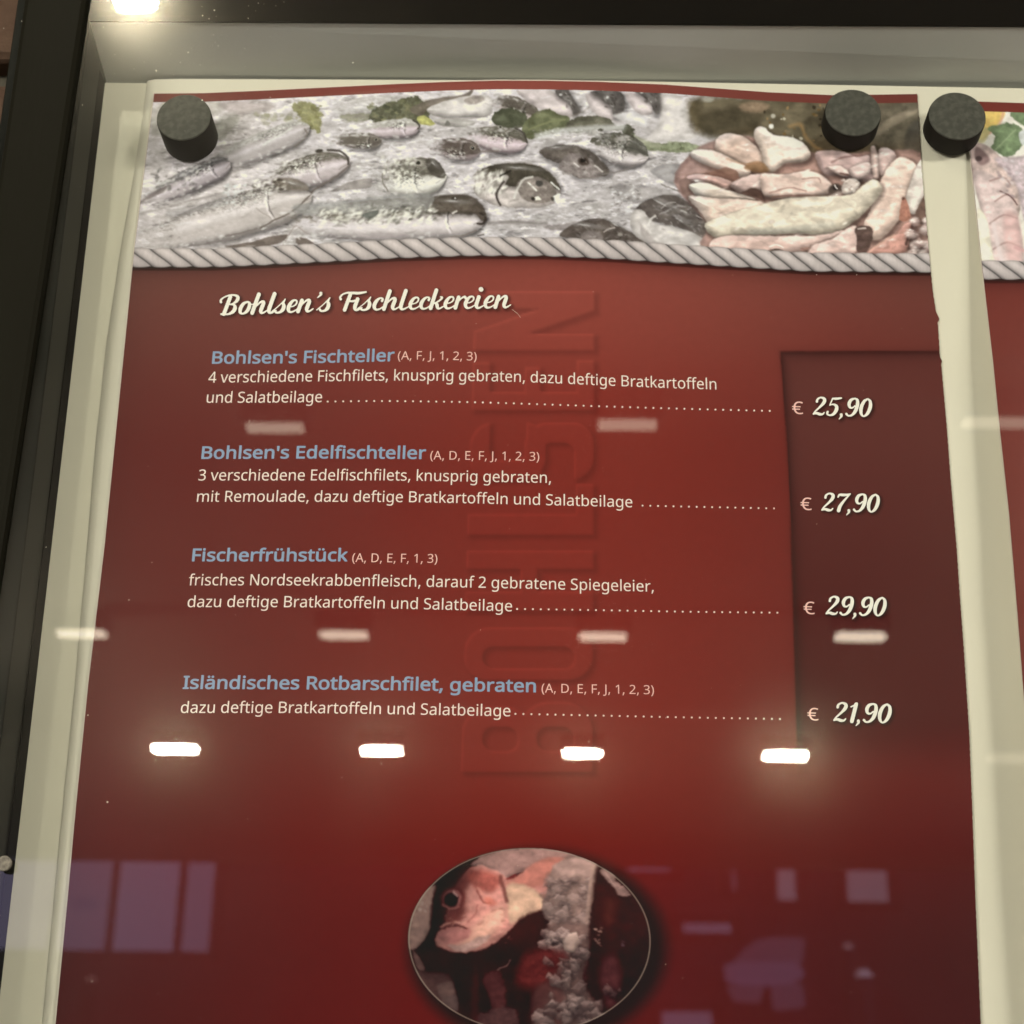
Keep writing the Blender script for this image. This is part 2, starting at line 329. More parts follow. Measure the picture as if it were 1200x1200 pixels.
    cv.poly([(756, 165), (775, 168), (800, 166), (820, 172), (812, 178), (780, 178), (758, 174)], (134, 138, 112), .95, 1, rag=1.5, tex=.25, seed=48)
    cv.poly([(742, 158), (754, 163), (775, 170), (770, 174), (750, 168)], (150, 150, 128), .8, 1, rag=1, seed=49)
    parsley(775, 168, 800, 177, 14, 50, [(98, 100, 80), (150, 154, 128), (120, 124, 98)])
    # middle rows
    cv.fish((492, 149), (420, 154), 11, back=(170, 166, 154), belly=(178, 166, 162), split=-.25, seed=51, speck=.9, eye=False)
    cv.line([(484, 141), (491, 146), (490, 151)], 2, (74, 70, 62), .9, .8)
    cv.fish((618, 168), (545, 158), 15, back=(112, 108, 96), belly=(186, 172, 168), split=-.15, seed=52, speck=.8, eye=False)
    cv.blob(586, 149, 3, 1.8, 10, (190, 186, 172), .8, .4); cv.blob(586, 149, 1.5, 1.2, 0, (60, 58, 52), .9, .4)
    cv.line([(603, 150), (613, 156), (618, 167)], 2.4, (82, 78, 70), .9, .8)
    cv.fish((447, 166), (388, 164), 9, back=(112, 106, 96), belly=(142, 134, 124), split=.6, seed=53, speck=1)
    cv.fish((563, 177), (505, 172), 13, back=(104, 96, 88), belly=(150, 138, 132), split=.5, seed=54, speck=1)
    cv.line([(556, 178), (570, 177), (584, 177)], 3, (122, 112, 104), .7, 1.5)
    cv.fish((760, 184), (688, 165), 19, back=(104, 102, 92), belly=(186, 178, 170), split=.05, seed=55, speck=.7, eye=False)
    parsley(694, 150, 742, 168, 26, 56, [(88, 86, 74), (104, 102, 88), (160, 156, 146)])
    cv.specks(706, 160, 738, 176, 40, .8, 1.8, [(196, 190, 178), (110, 104, 96)], 57)
    cv.poly([(632, 178), (645, 171), (668, 170), (690, 176), (712, 196), (712, 205), (694, 208), (675, 208), (662, 194), (645, 188)], (102, 96, 88), 1, .9, rag=1, tex=.2, sh=.1, seed=58, shadow=.25)
    cv.poly([(660, 185), (676, 180), (694, 190), (706, 204), (690, 210), (672, 206), (656, 199)], (142, 134, 126), .95, 2, rag=2, tex=.25, seed=59)
    cv.blob(684, 189, 7, 5, 15, (88, 80, 72), 1, .3); cv.blob(683, 188, 3, 2.4, 0, (44, 40, 36), 1, .3); cv.line([(673, 191), (678, 195)], 1.6, (214, 208, 196), .9, .6); cv.line([(697, 194), (706, 201)], 1.8, (200, 194, 182), .9, .7)
    cv.line([(706, 204), (725, 201), (745, 194)], 2, (132, 126, 118), .8, 1)
    cv.fish((363, 148), (235, 200), 15, head=30, back=(158, 154, 144), belly=(170, 163, 156), split=-.5, seed=60, speck=.5, eye=False, gill=False, edge=.25)
    cv.line([(357, 151), (360, 158), (353, 166), (346, 172)], 1.6, (118, 112, 100), .8, 1)
    cv.line([(308, 170), (325, 160), (342, 150)], 2.2, (204, 202, 188), .8, 1)
    cv.fish((270, 190), (165, 238), 14, back=(128, 124, 118), belly=(172, 163, 158), split=-.35, seed=61, speck=.9, eye=False)
    cv.line([(266, 186), (240, 194), (222, 204)], 3, (110, 108, 104), .6, 1.2); cv.specks(175, 195, 235, 225, 90, .7, 2, [(226, 222, 204), (104, 102, 94), (200, 196, 184)], 62, .85, -30)
    cv.poly([(160, 240), (178, 226), (196, 218), (190, 226), (172, 234)], (118, 110, 104), .8, 1.5, seed=63)
    cv.fish((410, 189), (312, 214), 19, head=40, back=(112, 107, 96), belly=(184, 174, 168), split=-.42, seed=64, speck=1., eye=False)
    cv.blob(374, 177, 4.5, 2, -8, (66, 62, 54), .9, .35); cv.line([(384, 176), (398, 177), (407, 184), (408, 192)], 2.6, (70, 66, 58), .85, .7)
    cv.specks(330, 186, 372, 202, 60, .8, 2.2, [(230, 226, 208), (208, 204, 190), (132, 126, 116)], 65, .9, -25)
    cv.line([(409, 194), (395, 206), (375, 218), (364, 226)], 2.4, (112, 104, 96), .8, 1)
    cv.fish((523, 206), (440, 212), 24, head=34, back=(116, 112, 100), belly=(200, 196, 182), split=-.05, seed=66, speck=1., eye=False)
    cv.blob(491, 191, 5.5, 3.6, 10, (168, 162, 148), .9, .4); cv.blob(490, 191, 2.6, 2, 0, (50, 48, 42), .95, .35); cv.poly([(500, 186), (512, 188), (521, 202), (520, 209), (508, 206), (500, 196)], (84, 80, 72), .9, 1.2, tex=.15, seed=67)
    cv.specks(448, 184, 486, 212, 110, .8, 2.4, [(232, 228, 210), (210, 206, 190), (110, 106, 96)], 68, .9, -40)
    cv.line([(448, 204), (449, 214), (455, 224)], 1.5, (120, 114, 102), .8, .7)
    cv.poly([(388, 224), (410, 213), (432, 209), (436, 211), (433, 220), (412, 222)], (142, 136, 128), .95, .9, tex=.08, seed=69)
    # big head in the middle
    cv.poly([(556, 216), (566, 198), (590, 192), (620, 191), (645, 202), (657, 220), (654, 234), (640, 242), (610, 244), (580, 240), (560, 230)], (176, 168, 158), 1, 1, rag=1.5, tex=.12, seed=70, sh=.12)
    cv.poly([(562, 200), (580, 193), (610, 191), (632, 195), (648, 206), (657, 222), (645, 219), (632, 209), (618, 208), (604, 218), (592, 216), (596, 206), (580, 204)], (84, 80, 70), .97, 1, rag=1, tex=.18, seed=71, shadow=.25)
    cv.specks(556, 200, 592, 226, 130, .8, 2.3, [(234, 230, 214), (222, 218, 202), (128, 122, 112)], 72, .95, -55, 2.4)
    cv.line([(586, 206), (598, 200)], 2, (52, 50, 46), .8, 1); cv.line([(590, 213), (584, 222), (582, 230), (586, 240)], 2.6, (78, 72, 66), .9, .8)
    cv.poly([(606, 214), (620, 207), (634, 208), (648, 218), (652, 230), (638, 238), (618, 236), (608, 226)], (134, 126, 116), .95, 1.3, tex=.25, seed=73)
    cv.line([(602, 232), (612, 212), (624, 207)], 2.4, (206, 202, 188), .85, .9); cv.blob(632, 215, 4.5, 3.8, 0, (86, 84, 78), .95, .3); cv.line([(646, 214), (655, 222)], 2, (216, 214, 200), .95, .6)
    cv.line([(619, 214), (628, 223)], 2, (226, 222, 206), .9, .7); cv.poly([(624, 234), (630, 230), (634, 234)], (230, 226, 206), .95, .7); cv.blob(625, 233, 2.5, 1.8, 0, (50, 46, 42), .9, .4); cv.poly([(648, 230), (656, 227), (655, 234), (651, 236)], (226, 226, 214), .9, .7)
    cv.blob(648, 233, 2, 2.4, 0, (56, 52, 46), .7, .5)
    # long front fishes
    cv.fish((366, 228), (160, 286), 25, head=52, back=(128, 122, 114), belly=(186, 178, 168), split=-.62, seed=74, speck=.5, eye=False, edge=.3)
    cv.poly([(318, 212), (332, 208), (352, 212), (362, 222), (345, 223), (330, 222)], (128, 120, 108), .95, 1.5, tex=.15, seed=75, shadow=.25); cv.specks(296, 210, 335, 224, 60, .8, 2.1, [(236, 232, 214), (222, 218, 202), (84, 78, 70)], 76, .95, -20)
    cv.blob(328, 211, 3.5, 1.6, 0, (72, 66, 58), .85, .5); cv.line([(300, 244), (318, 256)], 1.2, (140, 132, 122), .5, .8)
    cv.poly([(200, 246), (240, 238), (275, 226), (268, 236), (235, 246), (200, 254)], (152, 148, 142), .5, 3, rag=2, seed=77); cv.specks(262, 214, 300, 240, 60, .7, 2, [(214, 216, 204), (196, 198, 190), (126, 122, 114)], 78, .85, -30)
    cv.line([(165, 250), (195, 243), (230, 234), (262, 226)], 2.2, (140, 134, 126), .6, 1.8)
    cv.line([(366, 226), (345, 246), (322, 258), (305, 267)], 2, (108, 100, 90), .85, .9)
    cv.line([(265, 276), (283, 273), (300, 268)], 2, (120, 112, 104), .7, 1)
    for p in ([(283, 290), (300, 282), (318, 277), (337, 275), (330, 284), (310, 289)], [(346, 280), (358, 279), (368, 287), (350, 287)], [(264, 290), (290, 284), (312, 283), (296, 290)]):
        cv.poly(p, (112, 103, 94), .95, .9, tex=.1)
    cv.line([(332, 287), (345, 266), (352, 268), (360, 274)], 1.6, (150, 140, 130), .8, .8); cv.specks(333, 276, 352, 287, 22, .6, 1.4, [(220, 216, 204)], 79)
    cv.fish((571, 254), (335, 262), 25, head=44, back=(112, 106, 94), belly=(188, 180, 172), split=-.12, seed=80, speck=0, eye=False, edge=.32)
    cv.poly([(505, 232), (530, 228), (552, 230), (566, 242), (570, 256), (564, 258), (556, 250), (540, 249), (510, 248), (500, 244)], (98, 91, 81), .96, 1.2, tex=.13, seed=81, shadow=.25)
    cv.poly([(345, 240), (400, 236), (450, 229), (505, 228), (500, 246), (470, 247), (440, 254), (395, 250), (355, 252)], (150, 148, 140), .75, 2, rag=2, tex=.14, ts=4, seed=82)
    cv.specks(375, 245, 508, 262, 230, .8, 2.5, [(228, 226, 208), (214, 210, 196), (224, 220, 200), (134, 130, 120)], 83, .85, -25, 2.2)
    cv.specks(425, 240, 512, 258, 80, .7, 1.8, [(92, 90, 82), (112, 110, 100), (235, 232, 218)], 84, .85, -30, 2.4)
    cv.poly([(424, 252), (436, 247), (444, 247), (440, 254), (432, 256)], (96, 98, 90), .85, 1.2, seed=85)
    cv.blob(532, 233, 3.4, 2, 0, (60, 54, 48), .9, .4); cv.blob(533, 232.5, 1, 1, 0, (220, 218, 206), .9, .4); cv.line([(530, 250), (535, 247)], 1.8, (214, 208, 194), .9, .7)
    cv.line([(563, 250), (569, 255), (566, 262), (560, 262)], 2.6, (66, 60, 54), .9, .9); cv.line([(558, 270), (545, 275), (528, 278)], 1.6, (120, 112, 102), .8, .8); cv.line([(560, 276), (567, 275)], 1.5, (90, 84, 78), .8, .6)
    cv.line([(572, 262), (600, 260), (640, 262)], 4, (132, 126, 118), .7, 2)
    cv.poly([(420, 276), (445, 272), (480, 276), (455, 281)], (160, 152, 146), .7, 2, seed=86)
    # lower middle
    cv.poly([(636, 266), (660, 262), (690, 258), (712, 256), (680, 266), (655, 270)], (134, 127, 120), .8, 1.5, rag=1.5, tex=.12, seed=87)
    cv.poly([(655, 276), (670, 264), (690, 257), (708, 257), (728, 266), (748, 278), (758, 288), (720, 286), (690, 282), (676, 279)], (98, 91, 83), .98, .9, tex=.16, seed=88, shadow=.25)
    cv.poly([(680, 276), (690, 270), (704, 274), (706, 284), (688, 284)], (140, 132, 124), .8, 1.5, tex=.1); cv.line([(708, 272), (714, 268), (720, 267)], 1.7, (190, 182, 170), .85, .7); cv.blob(727, 275, 2.6, 2, 20, (160, 154, 142), .9, .4)
    cv.poly([(716, 218), (735, 216), (765, 218), (800, 230), (770, 236), (738, 238), (722, 230)], (150, 145, 138), .85, 2.5, rag=2, tex=.1, seed=89)
    cv.specks(716, 216, 752, 248, 60, .7, 2, [(214, 212, 204), (232, 230, 220), (112, 106, 98)], 90, .85)
    cv.poly([(744, 246), (760, 234), (785, 228), (808, 238), (828, 254), (834, 280), (822, 278), (800, 268), (775, 262), (756, 256)], (100, 94, 87), 1, .9, tex=.16, seed=91, sh=-.12, shadow=.25)
    cv.poly([(740, 250), (752, 246), (768, 262), (790, 266), (815, 274), (828, 284), (832, 292), (780, 292), (756, 284), (740, 270)], (184, 178, 168), .97, 1.2, tex=.05, seed=92, sh=.15)
    cv.poly([(750, 262), (756, 268), (766, 280), (775, 288), (764, 288), (752, 276)], (158, 150, 142), .6, 2); cv.line([(775, 244), (783, 238), (792, 237)], 1.5, (176, 170, 160), .8, .7)
    cv.line([(768, 253), (762, 258), (760, 264)], 2.6, (212, 206, 194), .85, .9); cv.line([(798, 247), (804, 249)], 2, (190, 186, 174), .9, .8); cv.blob(820, 255, 3.6, 2.6, 30, (70, 64, 60), .85, .5); cv.line([(816, 253), (823, 256)], 1, (196, 190, 180), .8, .6); cv.specks(790, 240, 832, 285, 20, .5, 1, [(190, 186, 178)], 93)
    cv.poly([(762, 200), (785, 192), (812, 196), (828, 202), (808, 212), (796, 219), (778, 212)], (146, 142, 136), .95, 1.3, tex=.06, seed=94); cv.line([(770, 202), (790, 198), (808, 202)], 1.8, (176, 172, 166), .5, 1.5)
    cv.line([(775, 216), (790, 222), (805, 226)], 1.6, (108, 104, 94), .7, .9)
    for (x, y, rx, ry, an) in ((655, 173, 14, 2.2, -4), (690, 264, 20, 2.4, 10), (780, 238, 22, 2.6, 28), (612, 197, 22, 2.2, 4), (535, 236, 18, 2.4, 3), (800, 258, 14, 3, 32), (725, 264, 12, 2, 30), (345, 215, 12, 1.8, 15), (510, 192, 7, 2, 45)):
        cv.blob(x, y, rx, ry, an, (158, 154, 146), .5, .9); cv.blob(x-rx*.3, y-.5, rx*.35, ry*.35, an, (206, 203, 194), .6, .7)
    cv.specks(660, 176, 705, 204, 40, .6, 1.5, [(186, 180, 170), (66, 60, 54), (160, 154, 146)], 201, .6, 25, 2.2); cv.specks(765, 238, 828, 270, 60, .6, 1.6, [(160, 154, 148), (72, 66, 62), (190, 186, 178)], 202, .6, 30, 2.4)
    cv.specks(668, 262, 745, 284, 50, .6, 1.6, [(160, 154, 146), (72, 66, 60), (188, 182, 172)], 203, .6, 12, 2.4); cv.specks(505, 230, 568, 250, 26, .6, 1.3, [(140, 134, 124), (76, 70, 62)], 204, .5, 5, 2.6)
    # crevice shadows between bodies and soft bright ice ridges
    rz = random.Random(77)
    for _ in range(150):
        x = rz.uniform(165, 800); y = rz.uniform(115, 288); an = rz.uniform(-32, 8); l_ = rz.uniform(5, 17)
        dxx, dyy = l_*math.cos(math.radians(an)), l_*math.sin(math.radians(an))
        cv.line([(x, y, .3), (x+dxx*.5, y+dyy*.5+rz.uniform(-2, 2), 1), (x+dxx, y+dyy, .2)], rz.uniform(1, 3), rz.choice([(214, 210, 202), (222, 219, 210), (146, 140, 132), (130, 124, 116)]), rz.uniform(.2, .55), 1.4)
    # right: dark bowl
    cv.poly([(806, 120), (830, 113), (900, 112), (1110, 112), (1110, 240), (1060, 200), (960, 190), (905, 160), (850, 160), (812, 152)], (98, 90, 72), 1, 7, rag=3, tex=.28, ts=12, seed=95)
    cv.poly([(818, 136), (850, 128), (890, 130), (885, 156), (850, 162), (826, 156)], (74, 68, 54), .8, 6, tex=.15, seed=96); cv.poly([(866, 124), (885, 118), (902, 124), (890, 132), (872, 130)], (140, 120, 98), .75, 3, tex=.2, seed=97)
    cv.poly([(775, 108), (796, 112), (806, 130), (808, 152), (815, 162), (780, 166), (756, 164), (770, 150), (775, 128)], (190, 184, 174), .9, 3, tex=.05, seed=98)
    cv.blob(830, 117, 6, 3, 0, (172, 168, 150), .8, .5)
    rg = random.Random(5)
    for _ in range(38):
        x = rg.uniform(895, 965); y = rg.uniform(118, 178); cv.blob(x, y, rg.uniform(.8, 2.6), rg.uniform(.7, 2), 0, rg.choice([(214, 206, 180), (160, 132, 92), (120, 96, 60), (60, 52, 40)]), .8, .4)
    cv.blob(904, 148, 3, 3, 0, (226, 222, 206), .95, .3); cv.blob(906, 136, 2.6, 2.6, 0, (190, 184, 164), .9, .4); cv.line([(926, 148), (938, 146), (944, 160), (955, 172), (966, 178)], 4, (168, 138, 96), .7, 2.5)
    cv.poly([(1020, 130), (1040, 122), (1090, 118), (1090, 190), (1060, 186), (1040, 170), (1018, 172)], (104, 97, 82), .7, 6, tex=.2, seed=99); cv.poly([(1020, 158), (1040, 140), (1062, 130), (1080, 128), (1060, 140), (1040, 152), (1028, 160)], (150, 138, 116), .85, 2.2, seed=100)
    cv.poly([(1064, 150), (1082, 140), (1096, 160), (1096, 190), (1062, 184)], (92, 88, 78), .8, 4, seed=101)
    # squid and octopus
    P = (206, 192, 182); PD = (150, 130, 120)
    def sq(pts, col=P, sh=.32, w=8, al=1., soft=1.3, tex=.12, seed=1, hi=.06):
        cv.poly(pts, col, al, soft, sh=sh*1.25, shw=w*1.3, tex=tex*.5, ts=5, seed=seed, hi=hi*2.2, shadow=.34*al)
        r_ = random.Random(seed); q_ = np.array(pts); cx_, cy_ = q_.mean(0)
        for _ in range(3):
            k_ = r_.randrange(len(pts)); f_ = r_.uniform(.25, .6); x_ = cx_+(q_[k_][0]-cx_)*f_; y_ = cy_+(q_[k_][1]-cy_)*f_-1.5
            cv.blob(x_, y_, r_.uniform(3, 8), r_.uniform(1, 2.4), r_.uniform(-30, 20), (232, 224, 214), .5, .8); cv.blob(x_+r_.uniform(-2, 2), y_, 1.6, .7, -15, (244, 240, 232), .8, .5)
        cv.line([(cx_-w, cy_+w*.2), (cx_, cy_-w*.1), (cx_+w, cy_+w*.25)], 2.2, tuple(int(c_*.86) for c_ in col), .3, 1.8)
    cv.poly([(812, 178), (840, 164), (880, 160), (960, 180), (1095, 184), (1095, 300), (840, 300), (828, 262), (790, 214)], (150, 128, 118), 1, 2, tex=.2, ts=9, seed=110)
    sq([(838, 166), (848, 157), (866, 158), (880, 166), (892, 178), (896, 196), (880, 200), (858, 190), (840, 180)], (196, 180, 166), seed=111); sq([(812, 176), (835, 176), (862, 188), (880, 200), (868, 208), (835, 196), (812, 186)], (204, 192, 180), seed=112)
    sq([(884, 162), (886, 150), (896, 149), (906, 158), (925, 160), (942, 168), (950, 182), (940, 190), (920, 192), (905, 202), (896, 196), (892, 178)], (212, 202, 188), w=7, seed=113)
    cv.poly([(872, 196), (880, 190), (893, 190), (902, 200), (894, 203), (878, 200)], (132, 108, 82), .85, 1.8, seed=114); cv.line([(852, 186), (872, 192), (888, 190)], 2, (170, 140, 112), .6, 1.5)
    cv.poly([(818, 206), (838, 200), (852, 196), (865, 202), (864, 214), (850, 212), (830, 212)], (122, 98, 86), .85, 1.2, seed=115); sq([(805, 206), (822, 204), (846, 208), (862, 216), (850, 224), (828, 216), (806, 214)], (178, 154, 144), seed=116)
    cv.poly([(796, 212), (806, 210), (812, 224), (806, 230), (799, 226)], (126, 108, 98), .8, 1.4, seed=117)
    sq([(808, 216), (828, 214), (850, 222), (872, 228), (885, 234), (860, 236), (828, 234), (812, 226)], (200, 192, 178), seed=118); sq([(806, 230), (840, 232), (880, 234), (896, 240), (880, 262), (850, 276), (834, 268), (822, 250)], (196, 182, 168), sh=.22, w=14, seed=119)
    sq([(856, 216), (875, 206), (892, 204), (910, 210), (905, 222), (885, 226), (868, 226)], (188, 172, 164), seed=120); cv.poly([(868, 226), (884, 220), (893, 226), (897, 236), (888, 232), (876, 228)], (94, 78, 70), .9, 1, seed=121)
    sq([(892, 204), (920, 204), (950, 200), (972, 212), (974, 226), (940, 232), (905, 232), (894, 226)], (206, 190, 178), w=6, seed=122); cv.line([(902, 226), (925, 220), (945, 224)], 1.6, (150, 122, 112), .7, 1); cv.line([(905, 231), (930, 229), (960, 230)], 2, (120, 96, 86), .8, 1)
    cv.line([(898, 222), (915, 216), (936, 218)], 2, (224, 212, 198), .7, 1); cv.line([(915, 200), (922, 196), (930, 200)], 1.5, (150, 122, 110), .7, 1); cv.line([(940, 210), (958, 208), (962, 214)], 1.4, (160, 134, 124), .7, .8)
    sq([(955, 180), (972, 176), (990, 178), (1004, 184), (1018, 182), (1022, 196), (1024, 212), (1000, 212), (984, 206), (966, 204)], (184, 166, 160), w=6, seed=123); cv.line([(975, 190), (990, 184), (1010, 182)], 2.2, (128, 104, 98), .7, 1.2)
    sq([(968, 196), (985, 194), (996, 204), (985, 206)], (206, 190, 180), seed=124, w=4); sq([(996, 198), (1014, 190), (1022, 194), (1016, 206), (1002, 210)], (204, 190, 182), seed=125, w=4); cv.line([(985, 203), (994, 205)], 2, (92, 72, 66), .8, 1)
    sq([(1020, 176), (1026, 172), (1030, 190), (1030, 206), (1024, 208)], (202, 186, 176), seed=126, w=4); sq([(1030, 176), (1042, 174), (1050, 182), (1044, 196), (1032, 206)], (190, 174, 166), seed=127, w=5)
    sq([(1040, 196), (1054, 184), (1068, 188), (1076, 200), (1066, 226), (1058, 250), (1045, 268), (1032, 280), (1018, 280), (1012, 264), (1022, 240), (1030, 216)], (206, 190, 176), sh=.25, w=12, seed=128)
    sq([(1066, 216), (1078, 188), (1094, 190), (1094, 218), (1084, 232), (1074, 250), (1064, 248), (1062, 232)], (208, 204, 194), sh=.22, w=7, seed=129); cv.poly([(1078, 238), (1094, 218), (1100, 258), (1076, 262), (1072, 254)], (112, 96, 86), .95, 1.2, seed=130)
    cv.poly([(1056, 238), (1058, 231), (1063, 236), (1067, 256), (1054, 258)], (160, 122, 106), .95, .9, tex=.2, seed=131); cv.blob(1058.5, 233, 2, 2, 0, (96, 74, 66), .9, .4)
    cv.blob(979, 222, 8.5, 6.5, -10, (84, 76, 70), 1, .25); cv.blob(979, 220, 3, 3, 0, (48, 44, 42), 1, .3); cv.line([(978, 217), (981, 221)], 1.6, (236, 234, 226), 1, .5)
    sq([(986, 222), (990, 212), (1002, 209), (1008, 216), (1000, 226), (990, 228)], (206, 200, 190), seed=132, w=4); cv.specks(986, 210, 1006, 226, 20, .7, 1.8, [(232, 230, 220), (150, 138, 126)], 133)
    sq([(826, 262), (850, 252), (890, 240), (925, 232), (960, 230), (996, 228), (1010, 218), (1022, 210), (1031, 214), (1033, 224), (1018, 244), (995, 264), (968, 276), (935, 274), (890, 276), (850, 280), (834, 276)], (200, 196, 178), sh=.26, w=11, tex=.06, seed=134, hi=.04)
    cv.line([(842, 266), (880, 256), (930, 250), (985, 244), (1015, 228)], 12, (214, 212, 195), .55, 6); cv.line([(880, 272), (930, 268), (975, 262)], 7, (188, 194, 184), .4, 4); cv.line([(938, 240), (944, 236), (946, 232)], 2, (226, 224, 210), .8, 1)
    for (x, y) in ((893, 260), (900, 254), (976, 250), (982, 248), (864, 268), (1040, 218), (1046, 240), (1028, 268), (990, 262), (900, 158), (912, 166), (946, 200), (918, 224), (900, 278), (1050, 200), (858, 278)): cv.blob(x, y, 3.2, 1.6, -30, (236, 234, 220), .85, .6)
    sq([(832, 284), (850, 276), (900, 276), (955, 276), (990, 270), (960, 290), (900, 298), (838, 296)], (190, 172, 162), sh=.2, w=8, seed=135); cv.blob(910, 294, 8, 2.4, 5, (70, 62, 56), .9, .4); cv.line([(902, 289), (910, 287), (918, 290)], 1.6, (226, 222, 212), .9, .6); cv.line([(940, 292), (955, 291)], 3, (170, 132, 116), .6, 1.5)
    sq([(946, 296), (955, 286), (975, 280), (988, 270), (1002, 264), (1008, 276), (1006, 300), (950, 302)], (200, 182, 172), sh=.25, w=9, seed=136); cv.poly([(1002, 268), (1012, 264), (1022, 268), (1022, 282), (1014, 296), (1004, 294), (1004, 280)], (92, 80, 74), .97, 1.1, tex=.2, seed=137); cv.line([(1006, 268), (1014, 267)], 2, (206, 200, 190), .9, .7); cv.blob(1027, 266.5, 2, 1.4, 0, (224, 216, 206), .9, .4)
    sq([(1016, 298), (1030, 286), (1048, 276), (1060, 262), (1070, 262), (1066, 280), (1056, 298)], (176, 142, 130), sh=.2, w=5, tex=.22, seed=138); cv.line([(1020, 294), (1034, 284), (1048, 276)], 3, (204, 172, 156), .8, 1); cv.line([(1062, 286), (1068, 268), (1070, 262)], 3, (90, 74, 68), .9, 1); cv.line([(1065, 274), (1070, 270)], 1.6, (228, 220, 210), .9, .6)
    for i in range(16):
        x = rg.uniform(1066, 1098); y = rg.uniform(258, 298); sq([(x-6, y), (x, y-6), (x+6, y), (x, y+6)], rg.choice([(186, 168, 160), (200, 184, 176), (170, 150, 144)]), sh=.2, w=4, al=.6, soft=1.6, seed=140+i)
    cv.line([(1016, 292), (1004, 296)], 4, (110, 92, 84), .6, 1.5)
    # soft grain and slight blur of the print, then the strip above and the red below
    dx = (fbm(X/5, Y/4, 301, 3)-.5)*2.2; dy = (fbm(X/5, Y/4, 311, 3)-.5)*1.8
    i, j = np.mgrid[0:cv.h, 0:cv.w]; i2 = np.clip(i+dy*cv.sc*.8, 0, cv.h-1.01); j2 = np.clip(j+dx*cv.sc*.8, 0, cv.w-1.01)
    fi = i2.astype(int); fj = j2.astype(int); wi = (i2-fi)[..., None]; wj = (j2-fj)[..., None]; q = cv.a
    cv.a = (q[fi, fj]*(1-wj)+q[fi, fj+1]*wj)*(1-wi)+(q[fi+1, fj]*(1-wj)+q[fi+1, fj+1]*wj)*wi
    cv.a *= (1+.12*(fbm(X/9, Y/5, 321, 4)-.5)+.03*(fbm(X/1.8, Y/1.4, 331, 2)-.5))[..., None]
    wx = (fbm(X/22, Y/18, 401, 3)-.5)*30
    n1 = fbm((X+wx)/17, (Y+wx*.6)/8, 411, 3); rg_m = sstep(812, 838, X)*sstep(150, 176, Y+10*np.sin(X/17))*(Y < 300)
    cv.a *= (1-.08*rg_m*(1-sstep(.36, .50, n1)))[..., None]; cv.a *= (1+.20*rg_m*(fbm(X/15, Y/9, 421, 3)-.5))[..., None]; cv.a *= 1+rg_m[..., None]*np.array([.03, -.015, -.05])
    im = (1-.55*sstep(800, 830, X))[..., None]; cv.a = cv.a*(1-im)+np.clip((cv.a-.62)*1.22+np.array([.606, .602, .606]), .08, .90)*im
    lum = cv.a.mean(2); gl2 = sstep(.60, .74, fbm(X/2.6-Y/5, Y/1.7+X/9, 341, 3))*.02*(X < 800); cv.a += gl2[..., None]
    a = cv.a; b = a.copy(); b[1:-1, 1:-1] = (a[1:-1, 1:-1]*4+a[:-2, 1:-1]+a[2:, 1:-1]+a[1:-1, :-2]+a[1:-1, 2:])/8; cv.a = b
    return cv
def under_rope(cv, col, x0, x1, pitch, ph):
    r = cv.box(x0, 270, x1, 400); sl, X, Y = r; cv.mix(sl, sstep(-.5, .5, Y-rope_y(X)), col(X, Y) if callable(col) else col); rope(cv, x0, x1, pitch, ph)
def over_strip(cv, edge, col):
    sl, X, Y = cv.box(cv.x0, cv.y0, cv.x0+cv.w/cv.sc, edge(cv.x0)+60)
    cv.mix(sl, 1-sstep(-.6, .6, Y-edge(X)), col)
